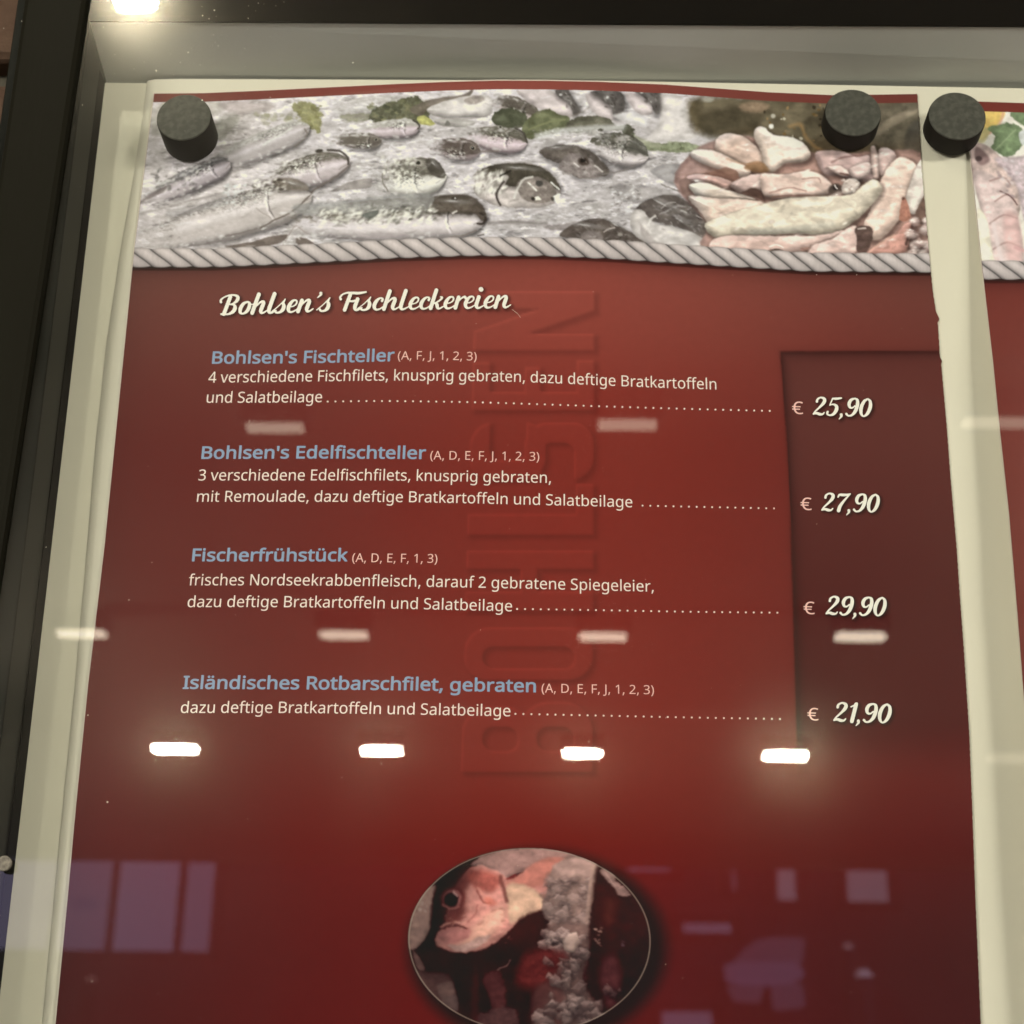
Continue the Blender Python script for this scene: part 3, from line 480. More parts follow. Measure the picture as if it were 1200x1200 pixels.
def paint_oval():
    cv = Canvas(465, 985, 775, 1230, 2, (52, 22, 20)); sl, X, Y = cv.box(465, 985, 775, 1230)
    cv.a[sl] = np.array((50, 22, 20))/255.*(1+.5*(fbm(X/20, Y/26, 3, 3)-.5))[..., None]
    ice = [(150, 132, 126), (128, 110, 106), (166, 148, 142), (104, 86, 82)]
    rg = random.Random(9)
    def lump(x, y, r, col, al=.95, seed=1):
        k = rg.randint(3, 6); o = rg.uniform(0, 6)
        cv.poly([(x+r*rg.uniform(.6, 1.35)*math.cos(o+6.283*i/k), y+r*rg.uniform(.6, 1.1)*math.sin(o+6.283*i/k)) for i in range(k)], col, al*.8, .9, sh=.34, shw=r*.8, tex=.2, hi=.2, seed=seed, curve=False, shadow=.10)
    # pale fish at the far left
    cv.poly([(478, 1110), (480, 1070), (495, 1045), (512, 1038), (510, 1062), (503, 1090), (490, 1108)], (166, 138, 126), 1, 1.2, sh=.2, tex=.1, seed=2); cv.specks(482, 1050, 506, 1068, 20, .7, 1.6, [(212, 196, 184)], 3)
    cv.poly([(512, 1034), (545, 1012), (560, 1010), (540, 1050), (520, 1085), (508, 1105), (504, 1090)], (52, 14, 12), 1, 3)
    # fish above, belly of the second one
    cv.poly([(552, 1012), (580, 998), (640, 994), (680, 1000), (640, 1012), (600, 1026), (590, 1032), (575, 1018)], (146, 118, 112), 1, 1.3, tex=.12, sh=.2, seed=4); cv.line([(560, 1014), (580, 1020), (592, 1028)], 2.5, (186, 152, 144), .8, 1.2)
    # head of the redfish
    cv.poly([(545, 1022), (560, 1014), (582, 1020), (600, 1030), (625, 1012), (650, 1004), (668, 1010), (666, 1030), (648, 1050), (640, 1062), (612, 1072), (595, 1092), (570, 1110), (545, 1116), (520, 1112), (509, 1104), (512, 1094), (522, 1078), (528, 1050)], (184, 130, 120), 1, 1.6, tex=.14, ts=8, seed=5, sh=.12, shw=12)
    cv.poly([(530, 1040), (548, 1020), (560, 1024), (545, 1044), (545, 1070), (530, 1085), (520, 1085)], (84, 34, 30), .8, 6, seed=6)
    cv.poly([(548, 1022), (570, 1020), (588, 1032), (575, 1045), (555, 1040)], (146, 72, 62), .8, 5, tex=.2, seed=7)
    cv.poly([(592, 1036), (608, 1026), (625, 1012), (655, 1004), (664, 1014), (655, 1026), (640, 1036), (615, 1040)], (166, 104, 90), .75, 4, tex=.12, seed=8)
    cv.poly([(592, 1042), (600, 1034), (618, 1038), (634, 1048), (640, 1062), (612, 1074), (598, 1082), (594, 1060)], (190, 164, 138), .95, 3, tex=.06, seed=9)
    cv.poly([(555, 1085), (570, 1072), (588, 1060), (592, 1074), (580, 1092), (562, 1106), (540, 1110)], (196, 158, 138), .8, 6, tex=.1, seed=10)
    cv.poly([(524, 1108), (545, 1106), (560, 1098), (575, 1096), (560, 1110), (540, 1115)], (176, 150, 142), .9, 2, tex=.2, seed=11)
    cv.poly([(512, 1098), (520, 1088), (535, 1086), (552, 1090), (545, 1100), (525, 1106)], (168, 110, 106), .85, 2.5, seed=12)
    cv.line([(509, 1094), (520, 1087), (535, 1084), (546, 1088)], 2, (70, 26, 24), .8, 1.2); cv.line([(516, 1086), (528, 1080), (538, 1082)], 2, (206, 156, 142), .7, 1.2)
    cv.line([(586, 1028), (590, 1042), (594, 1056)], 4.5, (96, 52, 46), .75, 2); cv.line([(594, 1030), (604, 1026)], 3, (120, 40, 36), .8, 1.5)
    cv.line([(560, 1040), (568, 1052), (576, 1052)], 2.2, (212, 150, 134), .7, 1.4); cv.line([(558, 1044), (566, 1056), (574, 1058)], 2, (124, 60, 54), .7, 1.2)
    cv.blob(574, 1056, 7, 4, 20, (206, 112, 92), .6, .6); cv.line([(548, 1080), (556, 1072), (560, 1060)], 2, (140, 74, 66), .5, 1.6); cv.line([(520, 1076), (532, 1080), (545, 1074)], 2, (120, 60, 54), .6, 1.4)
    cv.blob(530, 1052, 14.5, 12.5, 0, (96, 36, 32), .75, .25); cv.blob(530, 1053, 11, 10.5, 0, (160, 102, 98), .95, .2); cv.blob(528.5, 1054, 8.5, 8.5, 0, (44, 16, 16), 1, .2); cv.blob(528, 1054, 6.2, 6.2, 0, (22, 12, 12), 1, .25)
    cv.line([(531, 1045), (535, 1050)], 2.4, (206, 168, 164), .9, .8); cv.line([(519, 1060), (528, 1065), (538, 1062)], 1.5, (190, 130, 122), .7, .9)
    cv.specks(520, 1060, 600, 1108, 60, .6, 1.5, [(220, 180, 160), (150, 86, 76), (208, 160, 140)], 13, .5, -30, 2)
    # ice column, lower ice, bottles
    cv.poly([(645, 1020), (668, 1004), (700, 1010), (696, 1040), (690, 1070), (688, 1095), (650, 1090), (636, 1062), (640, 1045)], (138, 118, 110), 1, 2, tex=.12, seed=14)
    cv.poly([(648, 1016), (672, 1004), (695, 1008), (688, 1026), (664, 1032)], (160, 138, 130), .9, 3, tex=.1, seed=15)
    for i in range(64):
        y = rg.uniform(1030, 1095); lump(rg.uniform(640, 690), y, rg.uniform(3, 10), rg.choice(ice), .5, i)
    cv.poly([(692, 1015), (698, 1012), (697, 1040), (690, 1075), (686, 1078)], (166, 144, 132), .8, 1, seed=16)
    cv.poly([(642, 1085), (690, 1085), (688, 1120), (684, 1150), (700, 1180), (712, 1225), (624, 1225), (634, 1180), (650, 1150), (655, 1120)], (108, 88, 82), .9, 4, rag=4, rs=6, tex=.3, ts=6, seed=60)
    for i in range(46): lump(rg.uniform(640, 688)-(i % 3)*2, rg.uniform(1092, 1120), rg.uniform(4, 9), rg.choice(ice), .85, i+80)
    cv.poly([(615, 1118), (640, 1112), (665, 1120), (655, 1150), (625, 1160), (605, 1150)], (104, 42, 38), .9, 8, tex=.2, seed=17); cv.poly([(625, 1160), (640, 1150), (655, 1140), (660, 1200), (625, 1200)], (96, 62, 58), .8, 5, seed=18)
    for i in range(66): lump(rg.uniform(640, 686), rg.uniform(1125, 1225), rg.uniform(4, 10), rg.choice(ice), .75, i+140)
    for i in range(56): lump(rg.uniform(628, 705), rg.uniform(1172, 1228), rg.uniform(4, 10), rg.choice(ice), .85, i+240)
    cv.poly([(664, 1096), (675, 1092), (678, 1104), (672, 1116), (660, 1112)], (166, 150, 140), .9, 1, sh=.4, hi=.2, seed=19)
    cv.poly([(700, 1012), (716, 1020), (735, 1050), (756, 1080), (760, 1130), (740, 1170), (715, 1180), (695, 1150), (690, 1100), (694, 1050)], (48, 24, 20), .9, 4, tex=.3, ts=16, seed=20)
    cv.poly([(704, 1128), (722, 1120), (728, 1150), (720, 1180), (706, 1170)], (92, 50, 50), .8, 6, tex=.2, seed=21); cv.poly([(710, 1050), (724, 1060), (716, 1090), (704, 1080)], (66, 32, 26), .8, 8, seed=22)
    cv.poly([(704, 1020), (716, 1022), (724, 1034), (738, 1048), (728, 1050), (714, 1036)], (134, 112, 106), .95, 1.2, rag=1.5, tex=.2, seed=23); cv.line([(710, 1024), (720, 1038)], 1.4, (170, 146, 138), .8, .8)
    cv.specks(697, 1086, 705, 1108, 18, .7, 1.5, [(206, 182, 170), (160, 132, 122)], 24); cv.specks(726, 1102, 732, 1110, 6, .7, 1.2, [(120, 110, 130)], 25)
    for i in range(12): lump(rg.uniform(708, 728), rg.uniform(1158, 1168), rg.uniform(3, 6), (112, 82, 80), .8, i+300)
    # lower left dark ice
    cv.poly([(500, 1140), (525, 1142), (532, 1160), (536, 1185), (545, 1210), (500, 1200), (485, 1140)], (78, 58, 54), .9, 3, rag=2, tex=.25, seed=26); cv.poly([(512, 1155), (528, 1150), (532, 1165), (518, 1172)], (108, 88, 82), .9, 1.5, seed=27); cv.poly([(518, 1172), (534, 1166), (537, 1182), (530, 1182)], (98, 82, 78), .9, 1, seed=28)
    cv.poly([(566, 1145), (582, 1138), (590, 1150), (592, 1175), (580, 1185), (572, 1165)], (92, 52, 50), .85, 2, rag=2, tex=.2, seed=29); cv.poly([(560, 1190), (600, 1180), (606, 1210), (560, 1210)], (88, 62, 60), .85, 2.5, rag=3, tex=.3, seed=30)
    cv.poly([(554, 1140), (560, 1138), (560, 1200), (552, 1200)], (70, 30, 28), .6, 3); cv.line([(583, 1136), (592, 1132), (597, 1125)], 1.6, (132, 112, 106), .8, .9)
    cv.poly([(484, 1112), (496, 1130), (496, 1138), (488, 1132)], (110, 90, 84), .8, 1, seed=31)
    dx = (fbm(X/6, Y/6, 301, 3)-.5)*6; dy = (fbm(X/6, Y/6, 311, 3)-.5)*6
    i, j = np.mgrid[0:cv.h, 0:cv.w]; q = cv.a; cv.a = q[np.clip(i+dy, 0, cv.h-1).astype(int), np.clip(j+dx, 0, cv.w-1).astype(int)]
    for _ in range(3):
        a = cv.a; b = a.copy(); b[1:-1, 1:-1] = (a[1:-1, 1:-1]*4+a[:-2, 1:-1]+a[2:, 1:-1]+a[1:-1, :-2]+a[1:-1, 2:])/8; cv.a = b
    g = cv.a.mean(2, keepdims=True); hd = (1-sstep(1100, 1125, Y))*(1-sstep(590, 640, X)); cv.a *= (1-hd*.42*(1-sstep(512, 575, X+.35*(Y-1060))))[..., None]
    cv.a = (g+(cv.a-g)*.86)*np.array([1.08, .97, .91])*(1+.2*(fbm(X/8, Y/8, 323, 4)-.5))[..., None]
    cv.a *= (1-.22*sstep(1080, 1130, Y))[..., None]
    return cv


# ================================================================ the wall behind the cabinet
GAIN = np.array([.86, .80, .64]); VEIL = np.array([.012, .010, .007])
def ink(seen):                     # picture tone of the print -> ink on paper
    return np.clip((lin(seen)-VEIL)/GAIN, .004, .9)
BACK = .006                        # back of the cabinet
brick_m = noisy(mat('brick_clay', rough=.85, spec=.25), (.075, .042, .028), (.15, .095, .065), 34, bump=.6, bscale=160, dist=.002)
mortar_m = noisy(mat('mortar', rough=.95, spec=.1), (.07, .065, .05), (.15, .14, .11), 60, bump=.5, bscale=200, dist=.002)
zt = pix(0, 47, -.01)[2]           # a bed joint meets the frame edge here
wall = link('brick_wall', box(-1.9, 2.6, .050, .16, -.05, CEIL+.05), mortar_m, kind='structure')
rg = random.Random(3)
bl, bh, jt = .240, .071, .012
protos = []
for k in range(5):
    me = box(-bl/2, bl/2, -.012, .03, -bh/2, bh/2, .003)
    for v in me.vertices: v.co += Vector((rg.uniform(-.0012, .0012), rg.uniform(-.0012, .0012), rg.uniform(-.0012, .0012)))
    me.materials.append(brick_m); protos.append(me)
nb = 0
for r in range(-16, 15):
    z = zt+(bh+jt)*r+jt+bh/2-.0
    for c in range(-8, 12):
        x = (c+.5*(r % 2))*(bl+jt)-.17
        if x < -1.3 or x > 1.9 or z < .9 or z > CEIL-.05: continue
        if -.17 < x-bl/2 and x+bl/2 < .62 and 1.15 < z-bh/2 and z+bh/2 < 1.86: continue    # hidden behind the cabinet
        o = link('brick', protos[(nb*7) % 5], None, wall); o.location = (x, .050, z); nb += 1

# ================================================================ cabinet
HG = .0285                         # front of the glass
HF = .0270                         # front of the inner frame
HO = .0310                         # front of the outer frame
frame_m = noisy(mat('dark_anodised_aluminium', rough=.4, spec=.03), (.007, .0065, .004), (.012, .0115, .008), 9, bump=.25, bscale=700, dist=.0003, stretch=(1, 1, .15))
inner_m = noisy(mat('inner_frame_lacquer', rough=.4, spec=.05), (.007, .0075, .006), (.012, .013, .0105), 14)
gasket_m = mat('black_rubber', (.002, .002, .002), .6, .02)
panel_m = noisy(mat('board_enamel', rough=.38, spec=.45), (.76, .74, .61), (.82, .80, .66), 5, lo=.3, hi=.7)
card_m = noisy(mat('backing_card', rough=.55, spec=.3), (.72, .70, .60), (.78, .76, .65), 7, lo=.3, hi=.7, bump=.15, bscale=900, dist=.0002)
grey_m = noisy(mat('grey_soffit_paint', rough=.55, spec=.4), (.62, .65, .63), (.70, .72, .70), 6, bump=.12, bscale=300, dist=.0004)
cab = link('display_cabinet', None, label='wall-mounted dark framed glass menu display cabinet', category='display cabinet')
cab.location = (0, 0, 0)
def P2(px, py, h): return pix(px, py, h)
# board corner top left seen at (128, 97); right end of the cabinet beyond the frame
tl = pix(122, 97, 0); xr = .62; zb = pix(0, 1900, 0)[2]; bl_ = pix(-118*.1, 1300, 0)
xl_b = pix(1.5, 1143, 0)
sl_ = (xl_b[0]-tl[0])/(xl_b[2]-tl[2]); XL = lambda z: tl[0]+sl_*(z-tl[2])
ztr = pix(1200, 106.5, 0)[2]; xtr = pix(1200, 106.5, 0)[0]; slt = (ztr-tl[2])/(xtr-tl[0]); ZT = lambda x: tl[2]+slt*(x-tl[0])
zb = ZT(0)-.50
def quad_board(h, dl, dt, dr, db): return [(XL(zb)-dl, -h, zb-db), (xr+dr, -h, zb-db), (xr+dr, -h, ZT(xr)+dt), (XL(tl[2])-dl, -h, ZT(tl[0])+dt)]
link('board_panel', prism(quad_board(0, 0, 0, 0, 0), BACK, bev=0), panel_m, cab, label='cream enamel magnetic board')
link('back_plate', prism(quad_board(-BACK-.0005, .03, .03, .03, .03), .03), inner_m, cab)
# soffit (underside of the top frame) and the side walls of the box
z0 = ZT(tl[0]); z1 = ZT(xr)
SOF = .0                            # soffit level with the top of the board
def slab(name, pts, m, parent, yb=None, bev=0.): return link(name, prism(pts, yb, bev=bev), m, parent)
zf0 = pix(97, 24, HF)[2]; zf1 = pix(1200, 30, HF)[2]; xf1 = pix(1200, 30, HF)[0]; slf = (zf1-zf0)/(xf1-XL(z0)); ZF = lambda x: zf0+slf*(x-XL(z0))
sv = [(XL(z0)+.0002, -HF+.0012, ZF(XL(z0))), (xr, -HF+.0012, ZF(xr)), (xr, -HF+.0012, ZF(xr)+.004), (XL(z0)+.0002, -HF+.0012, ZF(XL(z0))+.004), (XL(z0)+.0002, BACK-.001, z0+.0006), (xr, BACK-.001, z1+.0006), (xr, BACK-.001, z1+.006), (XL(z0)+.0002, BACK-.001, z0+.006)]
link('soffit', mesh('soffit', sv, [(0, 1, 2, 3), (7, 6, 5, 4), (0, 4, 5, 1), (3, 2, 6, 7), (0, 3, 7, 4), (1, 5, 6, 2)]), grey_m, cab)
# inner frame: left stile, top rail, right stile, bottom rail
FW = .030
xi = lambda z: XL(z)
slab('inner_stile', [(xi(zb)-.0295, -HF, zb-.03), (xi(zb)-.0002, -HF, zb-.03), (xi(z0)-.0002, -HF, z0+.050), (xi(z0)-.0295, -HF, z0+.050)], inner_m, cab, BACK, .0006)
slab('gasket', [(xi(zb)-.0001, -.0085, zb), (xi(zb)+.0004, -.0085, zb), (xi(z0)+.0004, -.0085, z0), (xi(z0)-.0001, -.0085, z0)], gasket_m, cab, -.0003)
slab('top_rail', [(xi(z0), -HF, ZF(xi(z0))-.0002), (xr+.03, -HF, ZF(xr)-.0002), (xr+.03, -HF, z1+.055), (xi(z0), -HF, z0+.055)], gasket_m, cab, -HF+.001, .0003)
slab('inner_stile', [(xr+.0002, -HF, zb-.03), (xr+.03, -HF, zb-.03), (xr+.03, -HF, z1+.016), (xr+.0002, -HF, z1+.016)], inner_m, cab, BACK, .0006)
slab('bottom_rail', [(xi(zb), -HF, zb-.03), (xr, -HF, zb-.03), (xr, -HF, zb-.0002), (xi(zb), -HF, zb-.0002)], inner_m, cab, BACK, .0006)
# outer frame: its inner edge is the dark groove seen from (102, 0) to (53, 320); its outer edge runs from (27, 0)
g0 = pix(102, 0, HO); g1 = pix(53, 320, HO); e0 = pix(27, 0, HO); e1 = pix(3, 165, HO)
gx = lambda z: g0[0]+(g1[0]-g0[0])*(z-g0[2])/(g1[2]-g0[2])
ex = lambda z: e0[0]+(e1[0]-e0[0])*(z-e0[2])/(e1[2]-e0[2])
zu, zd = z0+.10, zb-.06
slab('outer_stile', [(ex(zd), -HO, zd), (gx(zd), -HO, zd), (gx(zu), -HO, zu), (ex(zu), -HO, zu)], frame_m, cab, BACK+.03, .0022)
slab('outer_stile', [(xr+.030, -HO, zd), (xr+.066, -HO, zd), (xr+.066, -HO, zu), (xr+.030, -HO, zu)], frame_m, cab, BACK+.03, .0022)
slab('outer_rail', [(gx(zu)+.0004, -HO, z0+.0556), (xr+.0296, -HO, z1+.0556), (xr+.0296, -HO, zu), (gx(zu)+.0004, -HO, zu)], frame_m, cab, BACK+.03, .0022)
slab('outer_rail', [(gx(zd)+.0004, -HO, zd), (xr+.0296, -HO, zd), (xr+.0296, -HO, zb-.0304), (gx(zb)+.0004, -HO, zb-.0304)], frame_m, cab, BACK+.03, .0022)
# screw on the inner stile
import bmesh
def cyl_mesh(rad, h, seg=32, bev=0., name='disc'):
    bm = bmesh.new(); bmesh.ops.create_cone(bm, cap_ends=True, segments=seg, radius1=rad, radius2=rad, depth=h)
    bmesh.ops.rotate(bm, verts=bm.verts, matrix=Matrix.Rotation(math.pi/2, 3, 'X'))
    if bev: bmesh.ops.bevel(bm, geom=[e for e in bm.edges if e.calc_face_angle(0) > .8], offset=bev, segments=3, profile=.5, affect='EDGES')
    me = bpy.data.meshes.new(name); bm.to_mesh(me); bm.free()
    for p in me.polygons: p.use_smooth = len(p.vertices) == 4
    return me
sp = pix(5, 1012, HO+.0004); steel = noisy(mat('screw_steel', rough=.7, metal=.0), (.10, .09, .075), (.24, .22, .18), 900)
s_ = link('screw', cyl_mesh(.0024, .0012, 20, .0003), steel, cab); s_.location = sp

# ================================================================ backing card with its softly bent edge
BE = [(172, 100), (165, 150), (155, 215), (140, 300), (125, 400), (112, 520), (102, 640), (88, 800), (72, 960), (56, 1130), (44, 1260), (36, 1340)]
cy = np.array([b[1] for b in BE], float); cx = np.array([b[0] for b in BE], float)
ys = np.concatenate([[92.5], np.arange(97, 1340, 12.)])
xs_r = 1330.
rows = []
lip = np.array([0., .0006, .0013, .0014, .0014, .0014])
for y in ys:
    xl = np.interp(y, cy, cx); xx = np.array([xl, xl+3, xl+10, xl+40, 700, xs_r])
    yy = np.full(6, y)+np.array([0, 0, 0, 0, 0, 9.]) if y > 95 else np.array([95.5, 94., 93., 92.5, 94.5, 106.])
    yy = yy + (.0 if y > 95 else .0)
    pp = np.array([pix(a, b, h) for a, b, h in zip(xx, yy, lip+.0002)]); rows.append(pp)
card = link('backing_card', grid_mesh('backing_card', np.array(rows)), card_m, None, label='pale cream backing card behind the red menu sheets', category='backing card')

# ================================================================ menu sheet
def bump_x(x): return np.interp(x, [60, 180, 250, 330, 400, 460, 550, 600, 640, 720, 760, 850, 900, 950, 1200], [0, 0, .04, .31, .5, .77, .98, 1., 1., .88, .65, .34, .17, 0, 0])
_bx = np.arange(40, 1240, 4.); _bv = bump_x(_bx); _k = np.exp(-(np.arange(-12, 13)/5.)**2); _bv = np.convolve(np.pad(_bv, 12, 'edge'), _k/_k.sum(), 'valid')
def h_sheet(px, py):
    f = np.interp(px, _bx, _bv); g = np.interp(py, [90, 300, 470, 600, 720, 850, 1000, 1400], [1, .98, .72, .45, .32, .34, .25, .2])
    return .0022+.0072*f*g+.0006*np.clip((py-300)/900, 0, 1)
def xL(y): return np.interp(y, [100, 110, 200, 290, 400, 530, 640, 800, 950, 1060, 1200, 1400], [181, 180, 168.5, 157, 146, 133, 122, 103, 88, 78, 64.5, 45])
_nick = [(108, 1075.5), (200, 1081), (292, 1089), (340, 1093.5), (364, 1097.2), (369, 1099), (373, 1101.8), (378, 1099.5), (400, 1101), (418, 1102), (422, 1104.4), (427, 1103.6), (500, 1110), (560, 1114.5), (640, 1121.5), (700, 1125.5), (760, 1130), (860, 1136.5), (950, 1140), (1060, 1144), (1200, 1150), (1400, 1159)]
def xR(y): return np.interp(y, [a for a, b in _nick], [b for a, b in _nick])+.35*np.sin(y*.9)*np.sin(y*.13)
def yT(x): return top_y(x)
def lettering_mask(X, Y):          # the tall embossed lettering running up the sheet
    # local frame: s across the letters (0 top edge .. 1 foot), t = picture row
    lf = np.interp(Y, [330, 400, 600, 720, 905], [558, 555, 548, 545, 540]); rt = np.interp(Y, [330, 600, 905], [697, 696, 694.5])
    s = (X-lf)/(rt-lf)*150.; t = Y; M = np.full(X.shape, 9.)
    def bar(s0, s1, t0, t1, r=2.): 
        dx = np.maximum(np.maximum(s0+r-s, s-(s1-r)), 0); dy = np.maximum(np.maximum(t0+r-t, t-(t1-r)), 0); return np.hypot(dx, dy)-r
    def rr(s0, s1, t0, t1, r): return bar(s0, s1, t0, t1, r)
    def poly4(q):
        d = None
        n = len(q); dd = []
        for i in range(n):
            ax, ay = q[i]; bx, by = q[(i+1) % n]; ln = math.hypot(bx-ax, by-ay); dd.append(((s-ax)*(by-ay)-(t-ay)*(bx-ax))/ln)
        return np.maximum.reduce(dd)
    parts = []
    # B : spine along the bottom, bowls upward
    Bo = np.maximum(rr(0, 80, 828, 905, 30), -rr(24, 64, 852, 880, 13)); Bo = np.minimum(Bo, np.maximum(rr(64, 150, 822, 905, 36), -rr(86, 128, 852, 880, 13))); Bo = np.minimum(Bo, rr(0, 150, 880, 905, 3)); parts.append(Bo)
    parts.append(np.maximum(rr(0, 150, 735, 797, 28), -rr(22, 128, 758, 783, 12)))
    parts += [bar(0, 150, 645, 667), bar(0, 150, 693, 716), bar(64, 84, 662, 698)]
    parts.append(bar(0, 150, 602, 627)); parts.append(bar(128, 150, 567, 620))
    S = np.minimum.reduce([np.maximum(rr(0, 92, 495, 562, 26), -rr(24, 68, 460, 539, 12)), np.maximum(rr(66, 150, 495, 562, 26), -rr(88, 126, 519, 600, 12))]); parts.append(S)
    parts += [bar(0, 150, 459, 481), bar(0, 22, 424, 481), bar(64, 84, 430, 481), bar(128, 150, 422, 481)]
    parts += [bar(0, 150, 341, 362), bar(0, 150, 391, 411)]
    dgl = np.abs((s-75)/75*24.5+(t-376))-13.; dgl = np.maximum(dgl*.9, bar(0, 150, 342, 410)); parts.append(dgl)
    return np.minimum.reduce(parts)
def sheet_tone(X, Y):              # seen tone of the red ground
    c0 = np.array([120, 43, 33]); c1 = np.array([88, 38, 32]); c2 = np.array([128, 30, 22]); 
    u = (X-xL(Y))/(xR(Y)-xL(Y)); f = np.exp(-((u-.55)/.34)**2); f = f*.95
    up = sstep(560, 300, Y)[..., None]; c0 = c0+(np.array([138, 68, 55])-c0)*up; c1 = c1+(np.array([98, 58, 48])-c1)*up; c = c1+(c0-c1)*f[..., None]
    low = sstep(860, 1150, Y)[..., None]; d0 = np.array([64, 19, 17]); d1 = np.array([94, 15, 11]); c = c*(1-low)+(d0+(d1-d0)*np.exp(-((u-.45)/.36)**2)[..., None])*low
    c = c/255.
    # price column: darker panel with a soft shadow line at its left and top
    le = np.interp(Y, [412, 500, 600, 720, 860, 900], [914, 921, 926, 930, 934, 935]); te = 412+.5*np.sin(X/60)
    ins = sstep(-1, 1, X-le)*sstep(-1, 1, Y-te)*(1-sstep(840, 920, Y))
    c = c*(1-ins[..., None])+((np.array([76, 33, 28])+np.array([16, 17, 14])*sstep(760, 420, Y)[..., None])/255.)*ins[..., None]
    e = np.maximum(le-X, te-Y); sh = np.exp(-np.clip(-e, 0, 99)/5.5)*ins*.42+np.exp(-np.clip(e, 0, 99)/3.)*(e > 0)*.12*(X > le-30)*(Y > te-12)*(1-sstep(840, 920, Y))
    c = c*(1-sh)[..., None]
    # rope shadow
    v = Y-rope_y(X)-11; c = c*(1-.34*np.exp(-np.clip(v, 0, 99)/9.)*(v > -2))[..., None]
    # embossed lettering
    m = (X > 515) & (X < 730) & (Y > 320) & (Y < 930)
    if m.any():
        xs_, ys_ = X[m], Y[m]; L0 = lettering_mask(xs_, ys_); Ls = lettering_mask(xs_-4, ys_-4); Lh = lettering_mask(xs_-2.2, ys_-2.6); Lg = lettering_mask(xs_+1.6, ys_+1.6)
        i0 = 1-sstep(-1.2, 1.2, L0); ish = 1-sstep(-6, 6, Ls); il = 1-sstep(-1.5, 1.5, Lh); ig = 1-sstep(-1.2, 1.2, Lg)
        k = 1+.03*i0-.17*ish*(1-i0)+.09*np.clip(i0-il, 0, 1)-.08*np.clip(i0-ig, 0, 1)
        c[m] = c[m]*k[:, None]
    return np.clip(c, 0, 1)

paper_m = mat('sheet_paper', (.80, .74, .66), .6, .3)
def print_mat(name, rough=.38, spec=.13):
    m = mat(name, rough=rough, spec=spec); t = m.node_tree; a = t.nodes.new('ShaderNodeVertexColor'); a.layer_name = 'print'; p = t.nodes['Principled BSDF']
    co = t.nodes.new('ShaderNodeTexCoord'); n = t.nodes.new('ShaderNodeTexNoise'); n.inputs['Scale'].default_value = 420; n.inputs['Detail'].default_value = 4
    mx = t.nodes.new('ShaderNodeMix'); mx.data_type = 'RGBA'; mx.blend_type = 'MULTIPLY'; mx.inputs['Factor'].default_value = .07
    rp = t.nodes.new('ShaderNodeMapRange'); rp.inputs[1].default_value = .3; rp.inputs[2].default_value = .7; rp.inputs[3].default_value = .6; rp.inputs[4].default_value = 1.4
    rp.clamp = False
    t.links.new(co.outputs['Object'], n.inputs[0]); t.links.new(n.outputs['Fac'], rp.inputs[0]); t.links.new(a.outputs['Color'], mx.inputs['A']); t.links.new(rp.outputs[0], mx.inputs['B'])
    t.links.new(mx.outputs['Result'], p.inputs['Base Color'])
    n2 = t.nodes.new('ShaderNodeTexNoise'); n2.inputs['Scale'].default_value = 60; b = t.nodes.new('ShaderNodeBump'); b.inputs['Strength'].default_value = .25; b.inputs['Distance'].default_value = .0008
    t.links.new(co.outputs['Object'], n2.inputs[0]); t.links.new(n2.outputs['Fac'], b.inputs['Height']); t.links.new(b.outputs[0], p.inputs['Normal'])
    return m
print_m = print_mat('laminated_print'); pale_m = mat('ink_cream', ink(np.array([250, 210, 186])/255.), .35, .4); soft_m = mat('ink_soft_cream', ink(np.array([236, 182, 160])/255.), .35, .4)
blue_m = mat('ink_grey_blue', ink(np.array([132, 150, 164])/255.), .35, .4); title_m = mat('ink_title', ink(np.array([252, 222, 196])/255.), .35, .4)

sheet = link('menu_sheet', None, label='large red laminated menu sheet with four priced fish dishes, pinned by two magnets', category='menu sheet')
us = np.linspace(0, 1, 470); yy = np.concatenate([np.linspace(0, 1, 12)*0, []])
ygrid = np.concatenate([np.arange(0, 16, 2.), np.arange(16, 820, 2.), np.arange(820, 1240, 4.)])
def sheet_grid(off, inset):
    U, V = np.meshgrid(us, ygrid)
    # top edge follows yT; rows blend to straight rows by y = 330
    x0 = xL(110+V)+inset; x1 = xR(110+V)-inset; X = x0+(x1-x0)*U
    Y0 = yT(X)+inset; Y = Y0+V*(1+0*V); Yb = 110+V; k = sstep(0, 230, V); Y = Y*(1-k)+Yb*k
    x0 = xL(Y)+inset; x1 = xR(Y)-inset; X = x0+(x1-x0)*U
    return X, Y, pixv(X, Y, lambda a, b: h_sheet(a, b)+off)
X, Y, P = sheet_grid(0, .6)
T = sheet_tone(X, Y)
strip = (1-sstep(10, 12, Y-yT(X)))[..., None]
st_c = np.array([132, 70, 58])/255.*(.78+.22*np.exp(-((X-590)/330)**2))[..., None]; T = T*(1-strip)+st_c*strip
def soften_shadow(T, X, Y, box_, masks, amt): pass

